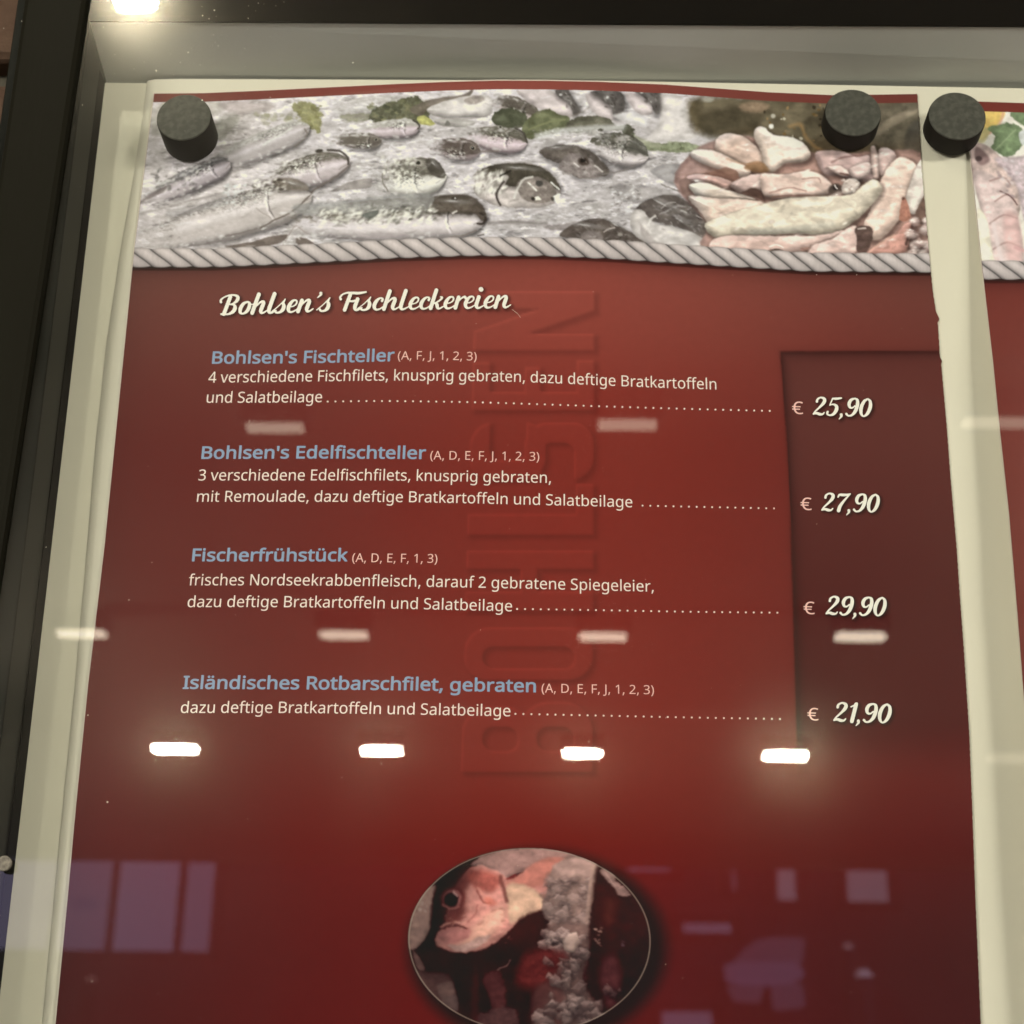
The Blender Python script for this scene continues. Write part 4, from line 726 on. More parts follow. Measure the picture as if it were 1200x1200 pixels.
# ================================================================ lettering: outlines of a plain sans and a brush script, laid along the lines of the sheet
GL = json.loads(r'''{"'":"180/128 573 112 366 68 366 52 573","(":"241/32 220 35 285 45 348 60 409 83 468 113 522 150 573 217 573 182 521 154 465 132 407 111 315 103 221 107 159 116 98 132 38 154 -20 182 -75 216 -127 150 -127 113 -77 83 -24 60 34 45 94 35 156",")":"241/209 220 205 156 196 94 180 34 158 -24 128 -77 91 -127 25 -127 59 -75 87 -20 108 38 124 98 134 159 137 221 134 283 124 346 108 406 87 465 59 521 24 573 91 573 128 522 158 468 180 409 196 348 205 285",",":"215/154 84 136 23 111 -42 85 -103 33 -103 49 -38 63 31 73 93 148 93","1":"459/285 0 216 0 216 400 216 439 217 470 219 499 196 477 169 455 108 405 71 452 226 573 285 573","2":"459/417 0 38 0 38 59 188 210 261 287 287 320 306 353 318 387 322 424 318 453 309 477 294 496 261 514 221 520 181 517 147 506 115 489 83 466 45 513 94 548 122 561 153 572 186 578 221 581 270 576 313 562 347 540 372 510 388 472 394 428 389 385 375 344 353 305 324 267 247 185 128 67 128 64 417 64","3":"459/395 439 392 403 381 372 363 347 340 326 310 311 277 302 277 298 319 290 353 276 379 255 398 229 409 198 413 163 407 116 390 74 360 40 318 14 263 -3 193 -8 150 -6 110 -1 72 8 36 23 36 89 74 73 114 61 155 54 194 51 241 55 278 65 305 81 324 104 335 132 339 164 335 197 320 223 297 242 265 255 226 263 179 265 123 265 123 326 180 326 223 329 259 339 286 356 307 377 319 404 323 434 320 460 311 481 295 498 262 516 219 521 190 520 164 515 117 498 75 473 39 521 73 544 115 563 163 576 218 581 273 576 317 563 352 540 376 511 390 477","4":"459/443 130 359 130 359 0 291 0 291 130 17 130 17 190 286 576 359 576 359 193 443 193/291 374 291 412 293 444 294 474 295 500 292 500 276 468 257 438 86 193 291 193","A":"512/437 0 368 177 141 177 73 0 0 0 224 575 289 575 512 0/282 415 274 438 263 473 255 500 247 468 238 438 230 415 165 241 346 241","B":"521/241 573 307 569 361 558 404 541 434 515 453 478 459 431 456 399 446 371 431 347 409 328 382 313 350 304 350 300 384 292 415 279 441 261 461 236 474 203 478 163 472 115 454 74 425 42 385 19 337 5 279 0 78 0 78 573/256 329 300 331 334 339 357 352 372 371 381 394 384 423 380 451 369 474 351 490 308 506 245 511 150 511 150 329/150 269 150 61 265 61 311 64 346 74 371 91 388 112 398 138 401 168 398 197 388 221 370 241 344 256 307 266 260 269","D":"585/536 292 533 231 521 177 501 131 474 91 439 58 399 33 351 15 297 4 237 0 78 0 78 573 254 573 309 569 359 558 404 540 443 516 476 484 502 446 521 401 533 350/460 289 457 337 449 379 435 415 416 444 391 469 361 487 308 505 244 511 150 511 150 62 228 62 299 68 357 87 402 119 434 164 454 220","E":"446/398 0 78 0 78 573 398 573 398 509 150 509 150 330 383 330 383 268 150 268 150 63 398 63","F":"416/150 0 78 0 78 573 398 573 398 509 150 509 150 306 383 306 383 243 150 243","I":"272/239 0 32 0 32 42 99 57 99 515 32 531 32 573 239 573 239 531 172 515 172 57 239 42","J":"219/-3 -152 -37 -150 -63 -142 -63 -81 -35 -87 -5 -89 15 -87 33 -81 50 -70 63 -53 71 -29 74 3 74 573 146 573 146 9 141 -42 128 -82 105 -113 75 -135 39 -148","N":"609/532 0 447 0 141 476 138 476 141 432 143 378 144 320 144 0 78 0 78 573 161 573 467 99 470 99 468 137 466 193 464 249 464 573 532 573","R":"499/236 573 301 568 353 555 393 532 422 500 439 460 444 410 440 368 427 334 408 306 385 285 358 269 330 257 487 0 403 0 264 237 150 237 150 0 78 0 78 573/232 510 150 510 150 298 236 298 278 301 312 310 338 325 355 347 366 374 370 407 366 440 355 467 336 486 310 500 275 507","S":"440/403 153 396 106 378 66 348 35 307 11 257 -3 198 -8 137 -5 83 4 41 19 41 88 73 76 113 65 156 57 201 55 240 57 273 66 298 79 316 98 327 120 330 147 327 173 318 194 302 213 277 230 242 247 196 265 131 294 106 311 85 330 69 351 57 375 50 403 48 435 54 477 71 513 99 542 136 563 180 576 231 581 276 578 318 572 355 562 389 549 366 487 302 508 266 515 229 517 196 515 169 507 148 494 133 478 124 457 121 434 124 407 133 386 149 367 172 351 204 335 246 318 293 299 332 279 362 255 385 228 398 194","a":"450/231 437 279 433 318 422 347 403 368 375 381 338 385 293 385 0 334 0 320 61 317 61 298 40 279 22 258 9 234 -1 206 -6 172 -8 136 -5 103 6 75 23 55 48 41 80 37 119 43 159 59 192 87 219 127 238 179 251 243 257 316 259 316 285 313 317 306 342 293 359 265 375 227 380 194 378 163 370 106 347 84 400 115 414 151 426 190 434/252 208 184 200 141 182 124 165 113 144 110 119 115 87 132 66 157 53 188 49 223 52 253 62 279 79 299 103 311 134 315 172 315 210","b":"493/139 461 138 410 135 373 139 373 161 398 189 419 226 432 272 437 322 431 365 412 401 381 428 338 444 283 449 215 444 147 427 91 400 48 365 17 322 -2 272 -8 226 -3 189 10 161 31 139 55 133 55 119 0 68 0 68 609 139 609/260 379 219 374 188 361 165 339 150 308 142 268 139 217 139 214 142 165 150 125 165 93 187 69 219 55 261 51 297 55 325 69 348 93 363 126 373 166 376 216 373 265 363 306 348 338 325 360 296 374","c":"385/241 -8 187 -2 139 15 112 34 88 58 69 87 55 123 47 165 44 213 47 262 56 305 71 342 90 372 114 396 142 415 191 432 245 438 278 436 309 431 336 424 358 415 337 356 292 370 244 376 204 371 172 358 148 335 131 303 120 263 117 213 120 166 131 126 148 94 172 71 202 58 240 53 273 55 302 60 351 78 351 15 328 5 304 -2 275 -7","d":"493/221 -8 171 -2 128 17 92 48 65 91 49 146 44 214 49 282 66 338 93 381 128 413 171 432 221 438 253 436 280 429 303 420 323 407 340 391 354 374 359 374 356 405 354 438 354 609 425 609 425 0 368 0 358 58 354 58 340 40 323 24 303 11 279 1 252 -6/232 51 273 55 305 67 328 88 343 117 352 154 355 200 355 213 352 263 343 304 329 336 306 360 274 375 231 379 196 374 168 359 146 334 130 300 120 260 117 213 120 165 130 125 146 93 168 69 197 55","e":"452/234 438 286 432 329 414 364 385 390 346 406 299 411 244 411 201 117 201 122 157 134 119 154 90 181 69 215 56 254 52 293 54 327 60 392 82 392 20 359 8 327 -1 292 -6 251 -8 194 -2 143 17 114 36 90 61 70 91 56 126 47 167 44 212 50 277 68 333 96 378 134 411 181 431/233 380 202 377 175 366 154 348 137 323 125 293 119 257 338 257 335 292 326 322 312 346 292 364 266 376","f":"276/266 375 158 375 158 0 87 0 87 375 12 375 12 408 87 432 87 457 92 507 104 547 124 577 152 597 186 609 227 613 274 609 310 599 292 544 262 552 228 556 197 550 175 532 162 502 158 458 158 430 266 430","g":"493/221 438 261 434 297 422 329 402 355 373 359 373 369 430 425 430 425 -7 420 -63 404 -109 378 -146 341 -172 293 -187 233 -192 188 -191 147 -186 110 -177 78 -165 78 -100 111 -114 149 -125 191 -132 237 -134 271 -130 300 -119 324 -101 341 -77 352 -48 355 -13 355 4 356 32 358 57 354 57 329 28 299 8 263 -4 221 -8 170 -2 126 18 91 51 65 95 49 149 44 214 49 278 65 332 91 377 126 411 169 431/230 379 197 374 169 359 147 336 130 303 120 262 117 213 120 165 130 124 146 92 169 68 197 54 232 50 262 52 288 58 309 69 326 85 340 105 349 131 354 161 356 197 356 214 353 267 343 309 326 340 302 362 270 374","h":"496/139 431 138 399 135 370 140 370 155 391 174 407 196 420 221 429 247 435 273 437 321 433 360 421 391 400 413 370 426 330 431 280 431 0 361 0 361 275 355 321 338 353 319 367 295 376 265 379 222 374 189 360 166 338 150 308 142 269 139 222 139 0 68 0 68 609 139 609","i":"207/139 430 139 0 68 0 68 430/104 591 119 588 133 580 142 566 145 546 142 526 133 512 119 504 104 501 88 504 75 512 66 526 63 546 66 566 75 580 88 588","k":"428/138 291 137 257 135 221 138 221 152 240 172 264 189 285 326 430 409 430 235 246 421 0 336 0 187 200 138 158 138 0 68 0 68 609 138 609","l":"207/139 0 68 0 68 609 139 609","m":"750/540 438 584 434 621 421 649 401 669 371 681 330 685 280 685 0 615 0 615 277 610 321 594 353 577 367 555 376 528 379 490 374 460 362 438 342 423 315 414 280 411 237 411 0 342 0 342 277 339 308 332 333 320 353 303 367 281 376 253 379 215 374 185 360 164 338 150 308 141 269 139 223 139 0 68 0 68 430 125 430 136 371 140 371 155 392 173 409 194 422 217 431 241 436 266 438 312 433 349 420 378 398 398 366 402 366 427 398 461 420 499 433","n":"496/275 438 322 434 361 421 391 401 413 371 426 330 431 280 431 0 361 0 361 275 355 321 338 353 319 367 295 376 265 379 222 374 189 361 166 338 151 308 142 269 139 223 139 0 68 0 68 430 125 430 136 371 140 371 156 392 175 409 198 422 222 431 248 436","o":"485/442 216 438 165 428 121 411 82 388 51 359 25 324 7 285 -4 241 -8 200 -4 163 7 129 25 100 51 77 82 59 121 48 165 44 216 50 282 68 336 87 367 110 392 137 412 186 431 244 438 299 431 347 412 387 380 417 336 436 282/117 216 120 169 130 128 147 95 172 71 203 56 243 51 282 56 314 71 339 95 356 128 366 169 369 216 365 263 355 303 338 335 314 359 282 374 242 379 202 374 171 359 147 335 130 303 120 263","p":"493/273 438 322 432 365 413 401 383 428 339 444 284 449 216 444 148 427 93 401 49 365 17 322 -2 272 -8 241 -6 213 1 190 11 170 24 139 55 134 55 137 20 139 -16 139 -192 68 -192 68 430 126 430 136 371 139 371 153 389 170 405 189 419 213 429 240 436/260 379 221 374 190 362 167 342 152 313 142 275 139 229 139 216 142 167 150 126 165 93 188 70 220 55 261 51 297 56 326 72 348 98 364 131 373 171 376 217 373 262 363 302 348 334 325 359 296 374","r":"331/269 438 295 437 319 433 310 368 287 372 264 374 240 371 217 363 195 351 176 334 161 313 149 289 141 261 139 229 139 0 68 0 68 430 126 430 134 351 137 351 152 374 170 395 191 413 214 426 240 435","s":"384/348 119 343 80 327 49 302 24 268 6 226 -4 176 -8 135 -6 99 -1 68 8 42 19 42 83 104 60 141 52 178 49 224 53 256 66 274 86 280 112 278 128 271 141 259 154 239 167 174 196 103 228 76 245 57 266 45 292 41 324 46 358 61 386 85 408 118 425 157 435 202 438 240 436 275 430 308 421 339 409 315 353 258 372 228 378 197 380 159 377 131 366 114 350 108 328 111 312 119 298 133 286 154 274 219 246 289 215 314 197 333 176 344 150","t":"289/212 50 245 53 272 59 272 5 240 -4 200 -8 167 -5 138 4 112 20 91 44 78 79 74 125 74 375 13 375 13 409 75 437 103 528 144 528 144 430 269 430 269 375 144 375 144 127 149 93 163 69 185 54","u":"496/427 430 427 0 370 0 359 57 356 57 340 36 321 20 298 8 273 -1 247 -6 220 -8 173 -4 134 8 103 29 81 59 68 99 63 148 63 430 135 430 135 153 141 108 158 76 176 62 200 53 230 51 273 55 306 69 330 91 345 121 354 160 357 206 357 430","v":"407/163 0 0 430 75 430 167 176 180 137 193 96 201 63 204 63 214 96 227 138 241 176 332 430 407 430 244 0","z":"377/346 0 31 0 31 47 262 375 45 375 45 430 340 430 340 377 112 55 346 55","ä":"450/231 437 279 433 318 422 347 403 368 375 381 338 385 293 385 0 334 0 320 61 317 61 298 40 279 22 258 9 234 -1 206 -6 172 -8 136 -5 103 6 75 23 55 48 41 80 37 119 43 159 59 192 87 219 127 238 179 251 243 257 316 259 316 285 313 317 306 342 293 359 265 375 227 380 194 378 163 370 106 347 84 400 115 414 151 426 190 434/252 208 184 200 141 182 124 165 113 144 110 119 115 87 132 66 157 53 188 49 223 52 253 62 279 79 299 103 311 134 315 172 315 210/113 546 116 564 124 576 137 583 151 585 165 583 177 576 186 564 188 546 186 529 177 516 165 509 151 506 137 509 124 516 116 529/264 546 267 564 275 576 287 583 301 585 315 583 327 576 336 564 338 546 336 529 327 516 315 509 301 506 287 509 275 516 267 529","ü":"496/427 430 427 0 370 0 359 57 356 57 340 36 321 20 298 8 273 -1 247 -6 220 -8 173 -4 134 8 103 29 81 59 68 99 63 148 63 430 135 430 135 153 141 108 158 76 176 62 200 53 230 51 273 55 306 69 330 91 345 121 354 160 357 206 357 430/136 546 138 564 147 576 159 583 173 585 187 583 200 576 208 564 211 546 208 529 200 516 187 509 173 506 159 509 147 516 138 529/286 546 289 564 297 576 309 583 323 585 337 583 350 576 358 564 361 546 358 529 350 516 337 509 323 506 309 509 297 516 289 529","€":"459/305 580 344 578 380 571 415 560 448 543 419 485 366 508 336 515 305 518 276 516 250 509 227 497 206 480 189 459 174 432 162 401 153 365 349 365 349 313 148 313 147 298 147 282 147 267 148 249 325 249 325 197 154 197 166 156 184 120 207 92 236 71 271 59 311 55 343 56 374 62 431 80 431 18 376 0 344 -6 307 -8 247 -2 196 17 155 47 123 88 99 138 83 197 18 197 18 249 76 249 75 265 75 282 76 300 76 313 18 313 18 365 82 365 97 426 120 479 153 521 195 553 246 573"," ":"209"}''')
def glyph(ch):
    a = GL[ch].split('/'); cont = []
    for c in a[1:]:
        v = np.array(c.split(), float).reshape(-1, 2); cont.append(v)
    return float(a[0]), cont
LEAN = lambda px, py: (px-682.)/(py+4130.)        # receding verticals of the sheet
def march(xs, ys, D):              # filled marching squares of D < 0
    V = {}; P_ = []; F = []
    def vid(key, x, y):
        if key not in V: V[key] = len(P_); P_.append((x, y))
        return V[key]
    ins = D < 0
    for i, j in np.argwhere(ins[:-1, :-1] | ins[1:, :-1] | ins[:-1, 1:] | ins[1:, 1:]):
        c = [(i, j), (i+1, j), (i+1, j+1), (i, j+1)]; poly = []
        for k in range(4):
            a = c[k]; b = c[(k+1) % 4]; da, db = D[a], D[b]
            if da < 0: poly.append(vid(a, xs[a[1]], ys[a[0]]))
            if (da < 0) != (db < 0):
                t = da/(da-db); poly.append(vid((min(a, b), max(a, b)), xs[a[1]]+(xs[b[1]]-xs[a[1]])*t, ys[a[0]]+(ys[b[0]]-ys[a[0]])*t))
        if len(poly) >= 3: F.append(tuple(poly))
    return np.array(P_), F
def flat_glyph(cont, bold, step):
    al = np.concatenate(cont); x0, y0 = al.min(0)-bold-step*1.5; x1, y1 = al.max(0)+bold+step*1.5
    xs = np.arange(x0, x1+step, step); ys = np.arange(y0, y1+step, step); X, Y = np.meshgrid(xs, ys); d2 = np.full(X.shape, 1e12); ins = np.zeros(X.shape, bool)
    for c in cont:
        for (ax, ay), (bx, by) in zip(c, np.roll(c, -1, 0)):
            ex_, ey_ = bx-ax, by-ay; t = np.clip(((X-ax)*ex_+(Y-ay)*ey_)/(ex_*ex_+ey_*ey_+1e-9), 0, 1); d2 = np.minimum(d2, (X-ax-t*ex_)**2+(Y-ay-t*ey_)**2)
            if ay != by: ins ^= ((ay > Y) != (by > Y)) & (X < ex_*(Y-ay)/(by-ay)+ax)
    return march(xs, ys, np.where(ins, -1, 1)*np.sqrt(d2)-bold)
FLAT = {}
def text_line(name, s, base, size, m, parent, bold=0, hs=None, off=.00012, kern=0., label=None, xasp=1.0):
    # base: picture points of the baseline (first = start, last = end of the text); size = em in picture pixels
    base = np.array(base, float); adv = []; tot = 0
    for ch in s:
        w_ = GL[ch].split('/')[0]; adv.append(tot); tot += float(w_)+kern
    seg = np.hypot(*np.diff(base, axis=0).T); L = seg.sum(); cum = np.concatenate([[0], np.cumsum(seg)])
    k = L/tot                                       # picture px per unit along the line
    ky = size/1000.
    V = []; F = []
    bs = base if len(base) < 3 else smooth(base, closed=False, k=6); sg = np.hypot(*np.diff(bs, axis=0).T); cm = np.concatenate([[0], np.cumsum(sg)]); cm *= L/cm[-1]
    for ch, a in zip(s, adv):
        if ch == ' ': continue
        _, cont = glyph(ch)
        # orientation: outer contours and holes together
        if (ch, bold) not in FLAT: FLAT[(ch, bold)] = flat_glyph(cont, bold, 15.)
        c, ff = FLAT[(ch, bold)]
        d = (a+c[:, 0]+kern/2)*k; px = np.interp(d, cm, bs[:, 0]); py = np.interp(d, cm, bs[:, 1]); hgt = c[:, 1]*ky; n0 = len(V)
        V.extend(zip(px-hgt*LEAN(px, py), py-hgt)); F.extend(tuple(q+n0 for q in f_) for f_ in ff)
    V = np.array(V)
    W = pixv(V[:, 0], V[:, 1], lambda a, b: h_sheet(a, b)+off)
    me = bpy.data.meshes.new(name); me.from_pydata(W.tolist(), [], F); flip_front(me)
    o = link(name, me, m, parent)
    if label: o['label'] = label
    return o
def flip_front(me):
    bm = bmesh.new(); bm.from_mesh(me)
    for f in bm.faces:
        if f.normal.y > 0: f.normal_flip()
    bm.to_mesh(me); bm.free()
def dots(name, pts, n, r, parent, m):
    p = smooth(pts, closed=False, k=6); sg = np.hypot(*np.diff(p, axis=0).T); c = np.concatenate([[0], np.cumsum(sg)]); V = []; F = []
    for i in range(n):
        d = c[-1]*i/(n-1); x = np.interp(d, c, p[:, 0]); y = np.interp(d, c, p[:, 1]); n0 = len(V)
        V += [(x+r*math.cos(6.283*k/8), y+r*.95*math.sin(6.283*k/8)) for k in range(8)]; F.append(tuple(n0+k for k in range(8)))
    V = np.array(V); W = pixv(V[:, 0], V[:, 1], lambda a, b: h_sheet(a, b)+.00012)
    me = bpy.data.meshes.new(name); me.from_pydata(W.tolist(), [], F); flip_front(me); return link(name, me, m, parent)

# brush script: strokes (x, y, width) with x-height 1
TH = .30
SG = {
 'l': (.50, [[(.15, 1.5, .3), (.14, .8, .3), (.14, .32, .3), (.2, .08, .24), (.34, .03, .16), (.55, .2, .1)]]),
 'h': (.86, [[(.15, 1.5, .3), (.14, .7, .3), (.14, .06, .3)], [(.2, .5, .1), (.36, .84, .14), (.5, .93, .2), (.58, .8, .28), (.57, .45, .3), (.57, .22, .28), (.64, .06, .22), (.76, .05, .14), (.92, .22, .1)]]),
 'n': (.86, [[(.15, .9, .3), (.14, .5, .3), (.14, .06, .3)], [(.2, .5, .1), (.36, .84, .14), (.5, .93, .2), (.58, .8, .28), (.57, .45, .3), (.57, .22, .28), (.64, .06, .22), (.76, .05, .14), (.92, .22, .1)]]),
 'i': (.48, [[(.15, .9, .3), (.14, .5, .3), (.14, .3, .3), (.2, .08, .24), (.34, .03, .16), (.54, .2, .1)]]),
 'e': (.58, [[(.14, .42, .09), (.36, .48, .1), (.48, .66, .13), (.45, .88, .14), (.33, .95, .14), (.2, .84, .22), (.12, .5, .3), (.16, .2, .26), (.3, .03, .18), (.48, .08, .12), (.64, .26, .1)]]),
 'c': (.56, [[(.46, .72, .2), (.46, .87, .17), (.34, .95, .13), (.2, .82, .22), (.12, .5, .3), (.16, .2, .26), (.3, .03, .18), (.48, .08, .12), (.62, .26, .1)]]),
 'o': (.70, [[(.36, .95, .13), (.18, .8, .24), (.11, .48, .29), (.17, .15, .24), (.33, .03, .14), (.5, .18, .24), (.56, .5, .28), (.5, .82, .22), (.36, .95, .13)], [(.5, .9, .1), (.62, .74, .08), (.76, .76, .08)]]),
 's': (.56, [[(-.16, .12, .09), (.04, .42, .08), (.24, .8, .09), (.34, 1.04, .1)], [(.33, .98, .12), (.3, .76, .2), (.4, .5, .29), (.4, .22, .28), (.28, .04, .18), (.1, .03, .16), (.01, .14, .19)]]),
 'r': (.50, [[(.15, .9, .3), (.14, .5, .3), (.14, .06, .3)], [(.2, .56, .1), (.33, .84, .13), (.47, .93, .19), (.54, .82, .2)]]),
 'k': (.74, [[(.15, 1.5, .3), (.14, .8, .3), (.14, .06, .3)], [(.2, .42, .1), (.34, .5, .12), (.52, .72, .15), (.58, .9, .17), (.48, .97, .1)], [(.3, .5, .12), (.42, .34, .27), (.5, .1, .24), (.62, .03, .15), (.8, .2, .1)]]),
 'B': (.98, [[(.3, 1.38, .29), (.29, .7, .29), (.28, .05, .29)], [(-.12, 1.0, .2), (-.16, 1.16, .16), (-.04, 1.36, .12), (.2, 1.5, .13), (.5, 1.5, .15), (.72, 1.34, .25), (.74, 1.08, .26), (.6, .86, .14), (.4, .78, .09)],
            [(.42, .8, .1), (.66, .74, .18), (.78, .5, .29), (.74, .22, .27), (.55, .04, .16), (.3, .03, .14), (.14, .05, .15)]]),
 'F': (.66, [[(.34, 1.34, .29), (.32, .7, .29), (.3, .05, .29)], [(-.1, .92, .2), (-.16, 1.08, .17), (-.08, 1.3, .13), (.14, 1.42, .15), (.45, 1.4, .2), (.8, 1.38, .21), (1.14, 1.46, .13)], [(.34, .74, .12), (.6, .74, .17), (.68, .8, .12)]]),
 "'": (.44, [[(.2, 1.42, .24), (.22, 1.3, .18), (.1, 1.08, .07)]]),
 '2': (.80, [[(.1, 1.1, .2), (.12, 1.3, .17), (.3, 1.44, .14), (.52, 1.32, .25), (.54, 1.06, .27), (.38, .72, .18), (.14, .34, .13), (.05, .1, .13)], [(.06, .12, .14), (.24, .17, .2), (.42, .1, .23), (.6, .1, .15), (.68, .24, .1)]]),
 '5': (.80, [[(.22, 1.38, .14), (.45, 1.38, .19), (.74, 1.44, .13)], [(.22, 1.38, .12), (.17, 1.1, .11), (.13, .84, .1)], [(.13, .84, .08), (.32, .92, .13), (.54, .78, .25), (.58, .46, .29), (.46, .14, .22), (.26, .03, .14), (.08, .14, .16), (.08, .3, .19)]]),
 '9': (.80, [[(.42, 1.44, .13), (.2, 1.32, .23), (.12, 1.02, .27), (.2, .74, .2), (.36, .68, .13), (.5, .84, .12)], [(.42, 1.44, .13), (.58, 1.3, .23), (.64, .9, .29), (.58, .4, .27), (.42, .1, .18), (.22, .04, .14), (.08, .18, .19)]]),
 '0': (.82, [[(.4, 1.44, .13), (.2, 1.22, .24), (.1, .74, .29), (.16, .28, .24), (.34, .03, .13), (.54, .24, .24), (.64, .74, .29), (.58, 1.22, .23), (.4, 1.44, .13)]]),
 '7': (.74, [[(.06, 1.16, .12), (.12, 1.34, .18), (.34, 1.34, .22), (.55, 1.36, .18), (.76, 1.44, .1)], [(.74, 1.4, .11), (.5, .95, .17), (.3, .45, .26), (.26, .08, .29)]]),
 '1': (.48, [[(.04, 1.16, .1), (.24, 1.3, .14), (.33, 1.42, .18)], [(.3, 1.36, .29), (.28, .7, .29), (.26, .06, .29)]]),
 ',': (.36, [[(.14, .1, .24), (.16, -.04, .18), (.06, -.26, .07)]]),
}
def script_strokes(s, start, end, xh, slant=.27, tracks=None):
    # returns strokes in picture px; the advance is stretched to reach `end`
    tot = sum(SG[c][0] if c != ' ' else .42 for c in s); k = math.hypot(end[0]-start[0], end[1]-start[1])/tot
    ux, uy = (end[0]-start[0])/(k*tot), (end[1]-start[1])/(k*tot); x = 0; out = []
    for c in s:
        if c == ' ': x += .42; continue
        a, st = SG[c]
        for q in st:
            q = np.array(q, float); q = smooth(q, closed=False, k=5)
            lx = (x+q[:, 0])*k+slant*q[:, 1]*xh; px = start[0]+ux*lx; py = start[1]+uy*lx; h = q[:, 1]*xh
            px = px-h*LEAN(px, py)+uy*h*.0; out.append(np.stack([px, py-h, q[:, 2]*xh*1.0], -1))
        x += a
    return out
def strokes_field(strokes, x0, y0, x1, y1, res):
    nx = int((x1-x0)*res)+1; ny = int((y1-y0)*res)+1; xs = x0+np.arange(nx)/res; ys = y0+np.arange(ny)/res; D = np.full((ny, nx), 9.)
    for q in strokes:
        m = q[:, 2].max()+2; i0 = max(0, int((q[:, 1].min()-m-y0)*res)); i1 = min(ny, int((q[:, 1].max()+m-y0)*res)+1); j0 = max(0, int((q[:, 0].min()-m-x0)*res)); j1 = min(nx, int((q[:, 0].max()+m-x0)*res)+1)
        X, Y = np.meshgrid(xs[j0:j1], ys[i0:i1]); d = np.full(X.shape, 9.)
        for a, b in zip(q[:-1], q[1:]):
            ex_, ey_ = b[0]-a[0], b[1]-a[1]; t = np.clip(((X-a[0])*ex_+(Y-a[1])*ey_)/(ex_*ex_+ey_*ey_+1e-9), 0, 1)
            d = np.minimum(d, np.hypot(X-a[0]-t*ex_, Y-a[1]-t*ey_)-(a[2]+(b[2]-a[2])*t)/2)
        D[i0:i1, j0:j1] = np.minimum(D[i0:i1, j0:j1], d)
    return xs, ys, D
def field_mesh(name, xs, ys, D, m, parent, off, hf):          # filled marching squares: one clean flat shape per field
    A, F = march(xs, ys, D)
    W = pixv(A[:, 0], A[:, 1], lambda a, b: hf(a, b)+off)
    me = bpy.data.meshes.new(name); me.from_pydata(W.tolist(), [], F); flip_front(me); return link(name, me, m, parent)

PRICES = [("25,90", (952, 486.5), (1021, 488.5), 14.6), ("27,90", (962, 599), (1030, 600.5), 14.6), ("29,90", (967, 720.5), (1038, 722), 15.0), ("21,90", (976, 845.5), (1044, 847.5), 15.4)]
title = script_strokes("Bohlsen's", (256, 369), (386, 364.5), 15.0)+script_strokes("Fischleckereien", (397, 364), (596, 360.5), 14.6)
title.append(np.array([(563.6, 339.0, 5.4), (563.8, 339.2, 5.4)]))
fields = [('title_lettering', strokes_field(title, 245, 330, 610, 380, 3.))]
for s, a, b, xh in PRICES: fields.append(('price_lettering', strokes_field(script_strokes(s, a, b, xh), a[0]-12, a[1]-32, b[0]+14, b[1]+14, 3.)))
# printed drop shadow of the script lettering goes into the tone of the ground
def sample_field(f, X, Y):
    xs, ys, D = f; i = (Y-ys[0])*3.; j = (X-xs[0])*3.; ok = (i > 0) & (j > 0) & (i < D.shape[0]-2) & (j < D.shape[1]-2)
    ii = np.clip(i, 0, D.shape[0]-1).astype(int); jj = np.clip(j, 0, D.shape[1]-1).astype(int); return np.where(ok, D[ii, jj], 9.)
for _, f in fields:
    xs, ys, D = f; m_ = (X > xs[0]-4) & (X < xs[-1]+4) & (Y > ys[0]-4) & (Y < ys[-1]+4)
    d = sample_field(f, X[m_]-1.8, Y[m_]-1.6); T[m_] *= (1-.42*(1-sstep(-1.5, 3.6, d)))[:, None]
# soft shadow round the oval picture
OVC = (620.5, 1102.); OVR = (142.5, 108.5)
def oval_rho(X, Y): return np.hypot((X-OVC[0]-.02*(Y-1100))/OVR[0], (Y-OVC[1])/OVR[1])
m_ = (Y > 960); rho = np.hypot((X-OVC[0]-9)/(OVR[0]+4), (Y-OVC[1]-9)/(OVR[1]+4)); T = np.where(m_[..., None], T*(1-.55*(1-sstep(.94, 1.13, rho)))[..., None], T)

link('paper', grid_mesh('paper', pixv(*(lambda g: (g[0], g[1]))(sheet_grid(0, -.5)[:2]), lambda a, b: h_sheet(a, b)-.0002)[::6, ::6]), paper_m, sheet)
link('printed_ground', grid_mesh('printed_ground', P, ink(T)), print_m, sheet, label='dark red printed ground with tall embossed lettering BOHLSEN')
# banner photograph with the rope under it
cv = paint_banner()
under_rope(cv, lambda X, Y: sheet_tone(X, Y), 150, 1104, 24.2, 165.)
def sample(cv, X, Y):
    i = np.clip((Y-cv.y0)*cv.sc-.5, 0, cv.h-1.01); j = np.clip((X-cv.x0)*cv.sc-.5, 0, cv.w-1.01); a = i.astype(int); b = j.astype(int); fi = (i-a)[..., None]; fj = (j-b)[..., None]; q = cv.a
    return (q[a, b]*(1-fj)+q[a, b+1]*fj)*(1-fi)+(q[a+1, b]*(1-fj)+q[a+1, b+1]*fj)*fi
def banner_grid(nx, ny):
    U, V = np.meshgrid(np.linspace(0, 1, nx), np.linspace(0, 1, ny))
    X = 180+895*U; yt = yT(X)+10.8; yb = rope_y(X)+15; Yv = yt+(yb-yt)*V; x0 = xL(Yv)+.8; x1 = xR(Yv)-.8; X = x0+(x1-x0)*U
    yt = yT(X)+10.8; yb = rope_y(X)+15; Yv = yt+(yb-yt)*V
    return X, Yv
BX, BY = banner_grid(1080, 240)
fade_ = sstep(-4, -14, (BY-rope_y(BX)-15)) if False else None
link('banner_photo', grid_mesh('banner_photo', pixv(BX, BY, lambda a, b: h_sheet(a, b)+.00008), ink(sample(cv, BX, BY))), print_m, sheet, label='printed photograph of whole fish on crushed ice and squid, edged with a rope')
